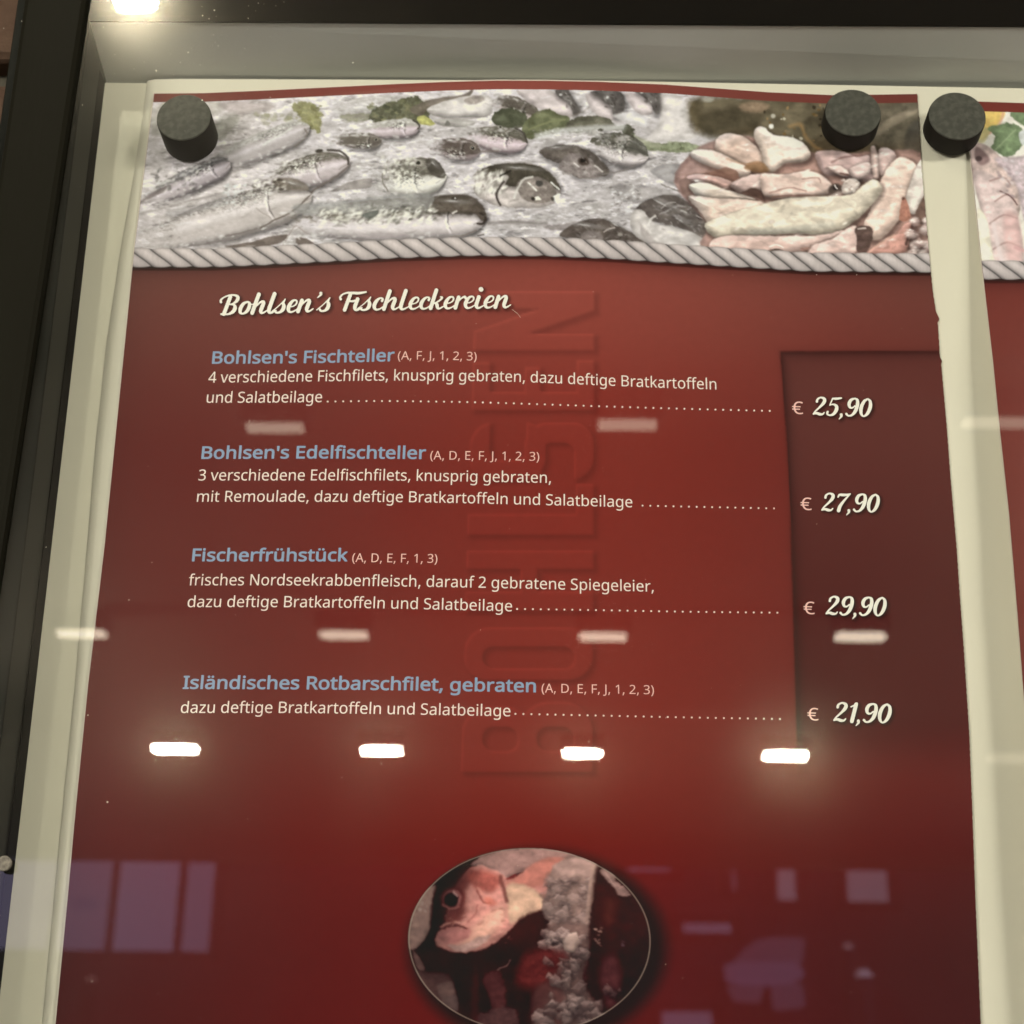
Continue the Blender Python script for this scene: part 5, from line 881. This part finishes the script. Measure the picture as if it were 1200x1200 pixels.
# oval picture
ov = paint_oval()
RH, TH_ = np.meshgrid(np.linspace(.002, 1, 110), np.linspace(0, 2*math.pi, 420)); OX = OVC[0]+OVR[0]*RH*np.cos(TH_); OY = OVC[1]+OVR[1]*RH*np.sin(TH_); OX = OX+.02*(OY-1100)
oc = sample(ov, OX, np.clip(OY, 985, 1229)); rim = np.exp(-((RH-.992)/.0055)**2)[..., None]; oc = oc*(1-.75*rim)+np.array([150, 132, 112])/255.*.75*rim
link('oval_photo', grid_mesh('oval_photo', pixv(OX, OY, lambda a, b: h_sheet(a, b)+.00009), ink(oc)), print_m, sheet, label='oval printed photograph of a redfish head on ice')
for nm, f in fields: field_mesh(nm, *f, title_m, sheet, .00012, h_sheet)
EM = 22.3
TL = [
 ("Bohlsen's Fischteller", [(246.5, 426), (360, 425.2), (462, 423)], 24.2, blue_m, 17, 'dish_name'),
 ("(A, F, J, 1, 2, 3)", [(465.5, 421.5), (512, 421.5), (559, 422.5)], 17.2, soft_m, 0, 'allergen_note'),
 ("4 verschiedene Fischfilets, knusprig gebraten, dazu deftige Bratkartoffeln", [(243.5, 448.5), (350, 447.2), (450, 446), (550, 446.5), (620, 448), (720, 452.2), (790, 455), (841, 456.5)], EM, pale_m, 1, 'description'),
 ("und Salatbeilage", [(240.5, 472), (310, 471.8), (378, 471.2)], EM, pale_m, 1, 'description'),
 ("Bohlsen's Edelfischteller", [(234, 537.5), (370, 537), (499, 537.6)], 24.6, blue_m, 17, 'dish_name'),
 ("(A, D, E, F, J, 1, 2, 3)", [(503.5, 538.5), (570, 539), (632.5, 540)], 17.6, soft_m, 0, 'allergen_note'),
 ("3 verschiedene Edelfischfilets, knusprig gebraten,", [(231.5, 563), (350, 563), (450, 563), (560, 564.5), (647, 566)], EM, pale_m, 1, 'description'),
 ("mit Remoulade, dazu deftige Bratkartoffeln und Salatbeilage", [(229, 588), (350, 588), (480, 588.5), (600, 591), (742, 594.5)], EM, pale_m, 1, 'description'),
 ("Fischerfrühstück", [(223, 657.5), (310, 657.5), (407, 657.5)], 25.0, blue_m, 17, 'dish_name'),
 ("(A, D, E, F, 1, 3)", [(412, 658.5), (460, 659), (513, 659.6)], 17.8, soft_m, 0, 'allergen_note'),
 ("frisches Nordseekrabbenfleisch, darauf 2 gebratene Spiegeleier,", [(220.5, 686), (330, 686), (450, 687), (600, 689.5), (767.5, 693.5)], EM+.4, pale_m, 1, 'description'),
 ("dazu deftige Bratkartoffeln und Salatbeilage", [(218.5, 711.5), (330, 711.5), (450, 713), (601, 716.5)], EM+.4, pale_m, 1, 'description'),
 ("Isländisches Rotbarschfilet, gebraten", [(213.5, 807), (350, 807.5), (480, 808.8), (629.5, 811)], 25.6, blue_m, 17, 'dish_name'),
 ("(A, D, E, F, J, 1, 2, 3)", [(634, 811.5), (700, 812.5), (767, 813.6)], 18.2, soft_m, 0, 'allergen_note'),
 ("dazu deftige Bratkartoffeln und Salatbeilage", [(210.5, 835.5), (330, 835.5), (450, 836.8), (599, 839.5)], EM+.8, pale_m, 1, 'description'),
]
for s, b, sz, m, bo, nm in TL: text_line(nm, s, b, sz, m, sheet, bo)
for x, y in ((928, 485), (938, 597.5), (941.5, 719.5), (946, 844)): text_line('euro_sign', '€', [(x, y), (x+14, y+.4)], 25.5, soft_m, sheet, 0)
dots('leader_dots', [(384, 470.6), (450, 470), (560, 471.5), (700, 476), (800, 479), (902, 481.5)], 58, 1.15, sheet, pale_m)
dots('leader_dots', [(753, 592.5), (820, 594), (907, 595.8)], 18, 1.15, sheet, pale_m)
dots('leader_dots', [(606, 713.6), (700, 715), (800, 716.8), (911, 718)], 34, 1.2, sheet, pale_m)
dots('leader_dots', [(604, 836.5), (700, 838.5), (800, 840.6), (914, 842.6)], 34, 1.2, sheet, pale_m)

# ================================================================ second sheet, cut by the right edge of the picture
sheet2 = link('menu_sheet', None, label='second red menu sheet at the right with shrimp and lemon print, its left edge lifting', category='menu sheet')
def x2L(y): return np.interp(y, [118, 180, 300, 420, 500, 600, 700, 860, 1000, 1200, 1400], [1133.5, 1136.5, 1149, 1163, 1171, 1182, 1190.5, 1203, 1212, 1224, 1238])
def y2T(x): return 118.5+(x-1135)*.035
def h2(px, py):
    d = (px-x2L(py))/120.; lift = np.interp(py, [118, 180, 260, 420, 700, 1000, 1400], [.0005, .001, .003, .0085, .012, .012, .010]); return .0022+lift*np.exp(-np.clip(d, -1, 9)*1.6)
def tone2(X, Y):
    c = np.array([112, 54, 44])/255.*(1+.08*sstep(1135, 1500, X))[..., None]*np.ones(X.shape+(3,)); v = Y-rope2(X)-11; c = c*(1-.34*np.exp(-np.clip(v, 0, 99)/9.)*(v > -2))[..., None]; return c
def rope2(x): return 316+(x-1150)*.012
U, V = np.meshgrid(np.linspace(0, 1, 260)**1.5, np.arange(0, 1250, 5.)); Y2 = 118.5+V; X2 = x2L(Y2)+(900*U)+.5; Y2 = y2T(X2)*(1-sstep(0, 60, V))+Y2*sstep(0, 60, V)+V*(1-sstep(0, 60, V))
T2 = tone2(X2, Y2)
link('paper', grid_mesh('paper', pixv(X2-1.1, Y2-.6, lambda a, b: h2(a+1.1, b)-.0002)[::2, ::2]), paper_m, sheet2)
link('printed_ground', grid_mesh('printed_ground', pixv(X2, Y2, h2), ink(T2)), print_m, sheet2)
def paint_banner2():
    cv = Canvas(1128, 112, 1420, 345, 2, (196, 186, 172)); sl, X, Y = cv.box(1128, 112, 1420, 345)
    cv.a[sl] = np.array((200, 192, 178))/255.*(1+.25*(fbm(X/14, Y/9, 7, 4)-.5))[..., None]
    cv.poly([(1140, 122), (1210, 124), (1210, 330), (1150, 330), (1136, 220)], (212, 204, 184), .9, 4, tex=.1, seed=1)
    cv.poly([(1148, 128), (1172, 128), (1178, 134), (1168, 148), (1158, 158), (1150, 164), (1142, 150)], (212, 178, 98), .95, 1.2, tex=.12, seed=2); cv.line([(1176, 130), (1172, 144), (1160, 156)], 3, (206, 158, 132), .7, 1.2); cv.poly([(1148, 150), (1160, 152), (1154, 166), (1146, 166)], (196, 184, 130), .8, 1.5, seed=3)
    for p in ([(1157, 150), (1168, 146), (1182, 144), (1196, 150), (1204, 160), (1196, 174), (1182, 184), (1170, 180), (1162, 172), (1166, 160)], [(1184, 132), (1198, 128), (1220, 128), (1220, 150), (1200, 148), (1190, 140)]): cv.poly(p, (104, 118, 84), .97, 1, rag=2, rs=4, tex=.3, ts=4, seed=4)
    cv.line([(1164, 178), (1176, 166), (1190, 152)], 1.5, (160, 170, 130), .8, .8); cv.poly([(1194, 156), (1204, 152), (1210, 166), (1198, 170)], (208, 206, 196), .9, 1)
    cv.poly([(1136, 170), (1150, 168), (1164, 176), (1180, 192), (1192, 214), (1196, 240), (1190, 258), (1170, 258), (1150, 230), (1138, 200)], (186, 164, 150), 1, 1.4, tex=.2, sh=.25, seed=5)
    cv.poly([(1144, 172), (1154, 178), (1160, 188), (1150, 194), (1142, 184)], (122, 98, 92), .8, 2, seed=6); cv.blob(1147, 186, 4, 3, 0, (74, 60, 56), .9, .4)
    cv.poly([(1140, 204), (1156, 202), (1176, 216), (1190, 244), (1200, 296), (1196, 326), (1164, 326), (1158, 290), (1150, 250)], (200, 178, 166), 1, 1.4, sh=.22, tex=.12, seed=7)
    for (a, b, c_) in (((1160, 212), (1176, 208), (1184, 216)), ((1166, 236), (1180, 228), (1190, 236)), ((1160, 262), (1176, 252), (1192, 256)), ((1164, 292), (1180, 284), (1196, 290))): cv.line([a, b, c_], 2, (150, 118, 108), .7, 1)
    cv.line([(1172, 224), (1184, 230), (1192, 240)], 1.5, (92, 66, 60), .8, .7); cv.poly([(1176, 252), (1192, 252), (1198, 290), (1192, 320), (1180, 300)], (206, 164, 152), .6, 4, seed=8); cv.line([(1164, 262), (1170, 290), (1178, 320)], 5, (228, 210, 198), .7, 2)
    cv.poly([(1166, 186), (1185, 184), (1212, 190), (1212, 262), (1200, 258), (1192, 220), (1178, 200)], (180, 162, 158), .9, 2, tex=.3, ts=4, seed=9); cv.specks(1168, 186, 1210, 230, 40, 1, 2.4, [(214, 204, 196), (140, 122, 120)], 10)
    cv.poly([(1144, 250), (1156, 256), (1164, 300), (1172, 328), (1152, 330)], (224, 214, 186), .95, 1.5, seed=11); cv.line([(1190, 290), (1204, 296), (1212, 306)], 4, (206, 160, 152), .8, 1.5)
    a = cv.a; b = a.copy(); b[1:-1, 1:-1] = (a[1:-1, 1:-1]*4+a[:-2, 1:-1]+a[2:, 1:-1]+a[1:-1, :-2]+a[1:-1, 2:])/8; cv.a = b
    return cv
c2 = paint_banner2(); _ry = rope_y; rope_y = rope2
under_rope(c2, lambda X, Y: tone2(X, Y), 1128, 1420, 24.5, 1160.)
rope_y = _ry
U, V = np.meshgrid(np.linspace(0, 1, 290), np.linspace(0, 1, 210)); Y3 = 130+202*V; X3 = x2L(Y3)+.8+(1415-x2L(Y3))*U; Y3 = Y3+(X3-1135)*.03*(1-V)
link('banner_photo', grid_mesh('banner_photo', pixv(X3, Y3, lambda a, b: h2(a, b)+.00008), ink(sample(c2, X3, Y3))), print_m, sheet2)

# ================================================================ magnets
mag_m = noisy(mat('magnet_cap', rough=.62, spec=.4), (.042, .044, .037), (.074, .077, .064), 420, bump=.5, bscale=900, dist=.0003, lo=.42, hi=.66)
mag_s = mat('magnet_side', (.0035, .0035, .003), .6, .1)
def magnet(fx, fy, hgt, rad, label, face=None, ang=0.):
    top = pix(fx, fy, hgt); root = link('magnet', None, label=label, category='magnet', group='round black magnets holding the menu sheets'); root.location = (top[0], -.003, top[2])
    L = hgt-.003
    b = link('magnet_body', cyl_mesh(rad, L, 64, .0006), mag_s, root); b.location = (0, -L/2, 0)
    c = link('magnet_cap', cyl_mesh(rad*.985, .0008, 64, .00035), mag_m, root); c.location = (0, -L-.0001, 0)
    return root
magnet(215.5, 138, .0172, .0105, 'black magnet at the top left corner of the large menu sheet, dusty cap')
magnet(999.5, 132.5, .0125, .0107, 'black magnet near the top right corner of the large menu sheet')
magnet(1121.5, 136.5, .0130, .0109, 'black magnet between the two menu sheets on the cream strip')

# ================================================================ glass door with dust
glass_m = bpy.data.materials.new('door_glass'); glass_m.use_nodes = True; t = glass_m.node_tree; t.nodes.clear(); NN = t.nodes.new
o_ = NN('ShaderNodeOutputMaterial'); tr = NN('ShaderNodeBsdfTransparent'); gl = NN('ShaderNodeBsdfGlossy'); gl.inputs['Roughness'].default_value = 0.0
tr.inputs[0].default_value = (.97, .985, .97, 1)
fr = NN('ShaderNodeFresnel'); fr.inputs[0].default_value = 1.5; ml = NN('ShaderNodeMath'); ml.operation = 'MULTIPLY'; ml.inputs[1].default_value = 1.85; m1 = NN('ShaderNodeMixShader')
g2 = NN('ShaderNodeBsdfGlossy'); g2.inputs['Roughness'].default_value = .13; g2.inputs['Color'].default_value = (1, .93, .8, 1); m2 = NN('ShaderNodeMixShader')
g3 = NN('ShaderNodeBsdfGlossy'); g3.inputs['Roughness'].default_value = .24; g3.inputs['Color'].default_value = (1, .97, .86, 1); m3 = NN('ShaderNodeMixShader')
tc = NN('ShaderNodeTexCoord'); nz = NN('ShaderNodeTexNoise'); nz.inputs['Scale'].default_value = 22; nz.inputs['Detail'].default_value = 7
mr = NN('ShaderNodeMapRange'); mr.inputs[1].default_value = .3; mr.inputs[2].default_value = .7; mr.inputs[3].default_value = .003; mr.inputs[4].default_value = .014
mr2 = NN('ShaderNodeMapRange'); mr2.inputs[1].default_value = .3; mr2.inputs[2].default_value = .7; mr2.inputs[3].default_value = .0010; mr2.inputs[4].default_value = .0028
K = t.links.new
ge = NN('ShaderNodeNewGeometry'); mi = NN('ShaderNodeMapRange'); mi.inputs[3].default_value = 1.5; mi.inputs[4].default_value = 1/1.5; K(ge.outputs['Backfacing'], mi.inputs[0]); K(mi.outputs[0], fr.inputs[0])
K(fr.outputs[0], ml.inputs[0]); K(ml.outputs[0], m1.inputs[0]); K(tr.outputs[0], m1.inputs[1]); K(gl.outputs[0], m1.inputs[2])
K(tc.outputs['Object'], nz.inputs[0]); K(nz.outputs['Fac'], mr.inputs[0]); K(nz.outputs['Fac'], mr2.inputs[0]); K(mr.outputs[0], m2.inputs[0]); K(m1.outputs[0], m2.inputs[1]); K(g2.outputs[0], m2.inputs[2])
K(mr2.outputs[0], m3.inputs[0]); K(m2.outputs[0], m3.inputs[1]); K(g3.outputs[0], m3.inputs[2]); K(m3.outputs[0], o_.inputs[0])
clear_m = bpy.data.materials.new('glass_inner_face'); clear_m.use_nodes = True; t = clear_m.node_tree; t.nodes.clear(); o2 = t.nodes.new('ShaderNodeOutputMaterial'); tr2 = t.nodes.new('ShaderNodeBsdfTransparent'); t.links.new(tr2.outputs[0], o2.inputs[0])
gm = prism([(gx(zb-.0300)+.0006, -HG, zb-.0300), (xr+.0294, -HG, zb-.0300), (xr+.0294, -HG, z1+.0550), (gx(z0+.055)+.0006, -HG, z0+.0550)], -HF-.0002)
gm.materials.append(glass_m); gm.materials.append(clear_m)
for p in gm.polygons: p.material_index = 0 if p.normal.y < -.5 else 1
pane = link('glass_pane', gm, None, cab)
dust_m = mat('dust', (.75, .72, .62), .8, .2)
rg = random.Random(11); V = []; F = []
def fleck(px, py, r):
    c = pix(px, py, HG+.0001); n0 = len(V); k = 6; V.append((c[0], c[1]-r*.4, c[2]))
    for i in range(k): a = 6.283*i/k; q = r*rg.uniform(.6, 1.2); V.append((c[0]+q*math.cos(a), c[1], c[2]+q*math.sin(a)))
    for i in range(k): F.append((n0, n0+1+(i+1) % k, n0+1+i))
for a in ((183, 83, 1.9), (126, 940, 1.5), (103, 838, .9), (151, 703, .9), (54, 641, .9), (178, 659, .6), (258, 99, .8), (245, 22, .9), (211, 73, .9), (152, 40, .7), (249, 53, .6), (206, 866, 1.2), (214, 889, 1.1), (182, 891, .9), (672, 893, 1), (918, 909, .9), (1004, 322, .7), (957, 322, .7), (66, 1007, .7), (108, 1150, .6), (447, 895, .8), (690, 869, .7), (780, 1130, .5)):
    fleck(a[0], a[1], a[2]*.00024)
for i in range(110): fleck(rg.gauss(200, 75), abs(rg.gauss(38, 38)), rg.uniform(.3, 1.2)**1.5*.00022)
for i in range(90): fleck(rg.uniform(0, 1200), rg.uniform(0, 1200), rg.uniform(.2, .6)*.00018)
link('dust', mesh('dust', V, F), dust_m, cab, kind='stuff')
# fine hair near the title
hair = [(600, 362.5), (602, 364), (606, 367), (610, 372)]; V = []; F = []
for i, (a, b) in enumerate(hair): V += [tuple(pix(a, b-.18, HG+.0001)), tuple(pix(a, b+.18, HG+.0001))]
for i in range(len(hair)-1): F.append((2*i, 2*i+1, 2*i+3, 2*i+2))
link('lint', mesh('lint', V, F), dust_m, cab)

# ================================================================ arcade behind the photographer, mirrored in the glass
def mirror_ray(px, py):            # point on the glass and direction of the reflected ray
    p = pix(px, py, HG); d = ray(px, py); return p, np.array([d[0], -d[1], d[2]])
def on_ceiling(px, py, z): p, d = mirror_ray(px, py); s = (z-p[2])/d[2]; return p+d*s
def on_wall(px, py, y): p, d = mirror_ray(px, py); s = (y-p[1])/d[1]; return p+d*s
edge = on_ceiling(600, 1003, CEIL)[1]
ceil_m = noisy(mat('plaster_ceiling', rough=.9, spec=.1), (.27, .235, .195), (.34, .30, .245), 1.2)
link('ceiling', box(-5.5, 6.0, edge, .05, CEIL, CEIL+.25), ceil_m, kind='structure')
pave_m = noisy(mat('pavement_stone', rough=.8, spec=.3), (.14, .13, .12), (.24, .23, .21), 3)
link('pavement', box(-14, 14, edge-.6, .05, -.15, 0), pave_m, kind='structure')
road_m = noisy(mat('asphalt', rough=.85, spec=.3), (.035, .036, .04), (.06, .06, .066), 8)
link('ground', mesh('ground', [(-60, -60, -.17), (60, -60, -.17), (60, 40, -.17), (-60, 40, -.17)], [(0, 1, 2, 3)]), road_m, kind='structure')
# beam along the arcade front
beam = link('arcade_beam', box(-5.5, 6.0, edge-.25, edge-.001, CEIL+.002, CEIL+.35, .01), ceil_m, label='pale beam along the open front of the arcade, mirrored in the glass', category='beam')
# lamps: rows as mirrored in the picture; (px, py, width px, height px, strength)
house_m = mat('lamp_housing', (.03, .03, .03), .6)
LAMPS = [(205, 878, 50, 6, 280), (447, 880, 45, 6, 240), (682.5, 883, 43, 5.5, 210), (920.5, 886, 48, 6.5, 300), (1186, 889, 54, 10, 1.6), (-35, 876, 52, 10, 20),
         (95.5, 743, 55, 6.5, 9.0), (403, 744.5, 55, 6.5, 8.5), (706.5, 746.5, 54, 6.5, 9.0), (1008, 746.5, 56, 7.5, 11.0), (1315, 747, 55, 7, 9),
         (322, 501.5, 66, 5.5, 3.6), (735, 498, 68, 6, 3.4), (1166, 495.5, 72, 6, 2.6), (-90, 505, 66, 5.5, 3.0),
         (157, -4, 46, 20, 700)]
le_mats = {}
LLAB = ['blown-out lamp reflection below the fourth dish, leftmost on the red sheet', 'blown-out lamp reflection below the fourth dish, second from the left', 'blown-out lamp reflection over the foot of the embossed lettering', 'blown-out lamp reflection below the price panel',
        'faint lamp reflection at the right picture edge level with the brightest row', 'lamp of the brightest row just beyond the left picture edge',
        'pale lamp reflection crossing the left edge of the large sheet', 'pale lamp reflection between third and fourth dish, left of the middle', 'pale lamp reflection between third and fourth dish, over the embossed O', 'pale lamp reflection under the price 29,90', 'lamp of the middle row beyond the right picture edge',
        'dim lamp reflection above the second dish, at its left', 'dim lamp reflection right of the embossed S', 'dim lamp reflection crossing the cream strip between the sheets', 'lamp of the dim row beyond the left picture edge', 'glaring lamp reflection at the top left of the cabinet frame']
for (lx, ly, lw, lh, st), lab in zip(LAMPS, LLAB):
    zc = CEIL-.05; c = on_ceiling(lx, ly, zc); dd = np.linalg.norm(c-pix(lx, ly, HG))+DIST*1.08
    wd = lw/FPX*dd; hh = lh/FPX*dd
    if st not in le_mats: le_mats[st] = mat('lamp_glow', (.9, .9, .85), .5, emit=(1., .86, .66) if st < 15 else (1., .93, .72), es=st)
    r_ = link('ceiling_lamp', None, category='ceiling lamp', label=lab, group='arcade ceiling lamps mirrored in the glass'); r_.location = c
    cp = [(sx*(wd/2-hh/2)+hh/2*math.cos(a_), -.012, hh/2*math.sin(a_)) for sx, a0 in ((1, -90), (-1, 90)) for a_ in [math.radians(a0+k*12) for k in range(16)]]
    gme = prism(cp, .012); link('lamp_tube', gme, le_mats[st], r_)
    hme = box(-wd/2-.01, wd/2+.01, -.03, .03, hh/2+.001, CEIL-zc+0.001, .004); link('lamp_housing', hme, house_m, r_)
# street side
YS = -15.
wall_m = noisy(mat('dark_render_wall', rough=.9, spec=.1), (.10, .085, .13), (.15, .13, .18), .8)
facade = link('street_facade', None, label='dark house front across the street with lit bluish windows, mirrored in the glass', category='building')
link('wall', box(-16, 16, YS-4, YS-.01, -.17, 9.0), wall_m, facade)
win_m1 = mat('bluish_lit_pane', (.1, .1, .12), .3, emit=(.60, .52, .86), es=1.25); win_m2 = mat('pale_lit_pane', (.1, .1, .12), .3, emit=(.80, .66, .86), es=1.05); fr_m = mat('window_frame', (.05, .05, .055), .6)
def window(x0, y0, x1, y1, m, bars):
    a = on_wall(x0, y0, YS); b = on_wall(x1, y1, YS); xa, xb = sorted((a[0], b[0])); za, zb_ = sorted((a[2], b[2]))
    f = link('window', None, None, facade) if False else link('window', box(xa-.08, xb+.08, YS-.005, YS+.04, za-.08, zb_+.08), fr_m, facade)
    n = len(bars)-1
    for i in range(n):
        u0, u1 = bars[i], bars[i+1]; p_ = link('pane', box(xa+(xb-xa)*u0+.04, xa+(xb-xa)*u1-.04, YS+.041, YS+.055, za, zb_), m if not isinstance(m, list) else m[i], f)
win_m3 = mat('dim_lit_pane', (.1, .1, .12), .3, emit=(.60, .52, .86), es=1.05)
window(72, 1006, 215, 1118, [win_m3, win_m1, win_m3][::1], [0, .30, .84, 1.0]) if False else window(-12, 1006, 250, 1116, [win_m1, win_m3, win_m1, win_m3], [0, .32, .56, .85, 1.0])
window(904, 1006, 937, 1056, win_m2, [0, 1]); window(985, 1004, 1045, 1058, win_m2, [0, 1]); window(852, 1000, 866, 1045, win_m3, [0, 1]); window(730, 1008, 790, 1022, win_m3, [0, 1])
window(795, 1083, 861, 1094, win_m3, [0, 1]); window(770, 1186, 840, 1240, win_m3, [0, 1]); window(1230, 1004, 1330, 1090, win_m2, [0, .5, 1]); window(-160, 1008, -20, 1100, win_m3, [0, .5, 1])  # first two made up as windows for a mirrored line and a violet wash
link('ledge', box(*sorted((on_wall(1050, 1000, YS)[0], on_wall(1145, 1000, YS)[0])), YS, YS+.2, on_wall(1000, 1003, YS)[2]-.06, on_wall(1000, 1003, YS)[2]+.03), mat('glowing_ledge', (.5, .45, .38), .7, emit=(.8, .6, .4), es=.22), facade)  # ledge is no lamp; its emission imitates light on it

# made-up glowing shapes, an added fill light and globe lamps on posts
def loft(profile, y0, y1, name, m, parent, bev=.03):
    v = [(x, y0, z) for x, z in profile]+[(x, y1, z) for x, z in profile]; n = len(profile)
    f = [tuple(range(n)), tuple(range(2*n-1, n-1, -1))]+[(i, i+n, (i+1) % n+n, (i+1) % n) for i in range(n)]
    me = mesh(name, v, f); return link(name, bevel_mesh(me, bev, 2, 25), m, parent)
YC = YS+.9
patch = link('glow_patch', None, label='made-up bluish awning on the dark house front, mirrored right of the oval picture', category='glow_patch')  # glowing shapes made up for an unexplained bluish reflection
patch_m = mat('bluish_patch_glow', (.2, .2, .3), .6, emit=(.50, .42, .80), es=.75); patch_d = mat('dim_patch_glow', (.2, .2, .3), .6, emit=(.50, .40, .70), es=.5)
for nm_, q_, m_a in (('patch_top', [(860, 1127), (870, 1114), (886, 1102), (905, 1098), (943, 1099), (941, 1126)], patch_d), ('patch_middle', [(852, 1129), (935, 1128), (944, 1142), (930, 1152), (880, 1150), (855, 1146)], patch_m),
                ('patch_foot', [(856, 1153), (896, 1155), (892, 1172), (864, 1170)], patch_d), ('patch_foot', [(908, 1154), (940, 1152), (944, 1178), (912, 1181)], patch_d)):
    link(nm_, prism([on_wall(a, b, YC) for a, b in q_], YC-.3), m_a, patch)
pl = bpy.data.lights.new('street_fill', 'AREA'); pl.size = 1.; pl.energy = 120; pl.color = (.75, .62, 1.); po = bpy.data.objects.new('street_fill', pl); SC.collection.objects.link(po); po.location = (3.4, -6.9, 4.6)  # violet fill added to brighten the street side
po.rotation_euler = (Vector((2.6, -9.5, 2.5))-Vector(po.location)).to_track_quat('-Z', 'Y').to_euler()
def glow_from(px, py, y, rad, es, col, name, label, cat):
    p = on_wall(px, py, y); r = link(name, None, label=label, category=cat); r.location = (p[0], p[1], -.17); hgt = p[2]+.17
    if hgt > .4:
        pm = cyl_mesh(.05, hgt, 16); q = link('post', pm, fr_m, r); q.rotation_euler = (math.pi/2, 0, 0); q.location = (0, 0, hgt/2)
    bm = bmesh.new(); bmesh.ops.create_uvsphere(bm, u_segments=16, v_segments=10, radius=rad); me = bpy.data.meshes.new('globe'); bm.to_mesh(me); bm.free()
    g = link('globe', me, mat('globe_glow', (.8, .8, .8), .4, emit=col, es=es), r); g.location = (0, 0, hgt); return r
glow_from(994, 1112, -10., .035, .75, (.9, .7, .75), 'street_lamp', 'small pale globe lamp across the street, upper of the pair mirrored at the right', 'street lamp')
glow_from(1012, 1146, -9., .05, .95, (.9, .75, .95), 'street_lamp', 'larger pale globe lamp across the street, lower of the pair mirrored at the right', 'street lamp')
glow_from(106, 1151, -8.5, .03, .55, (.9, .6, .5), 'street_lamp', 'dim reddish globe lamp mirrored low at the left', 'street lamp')
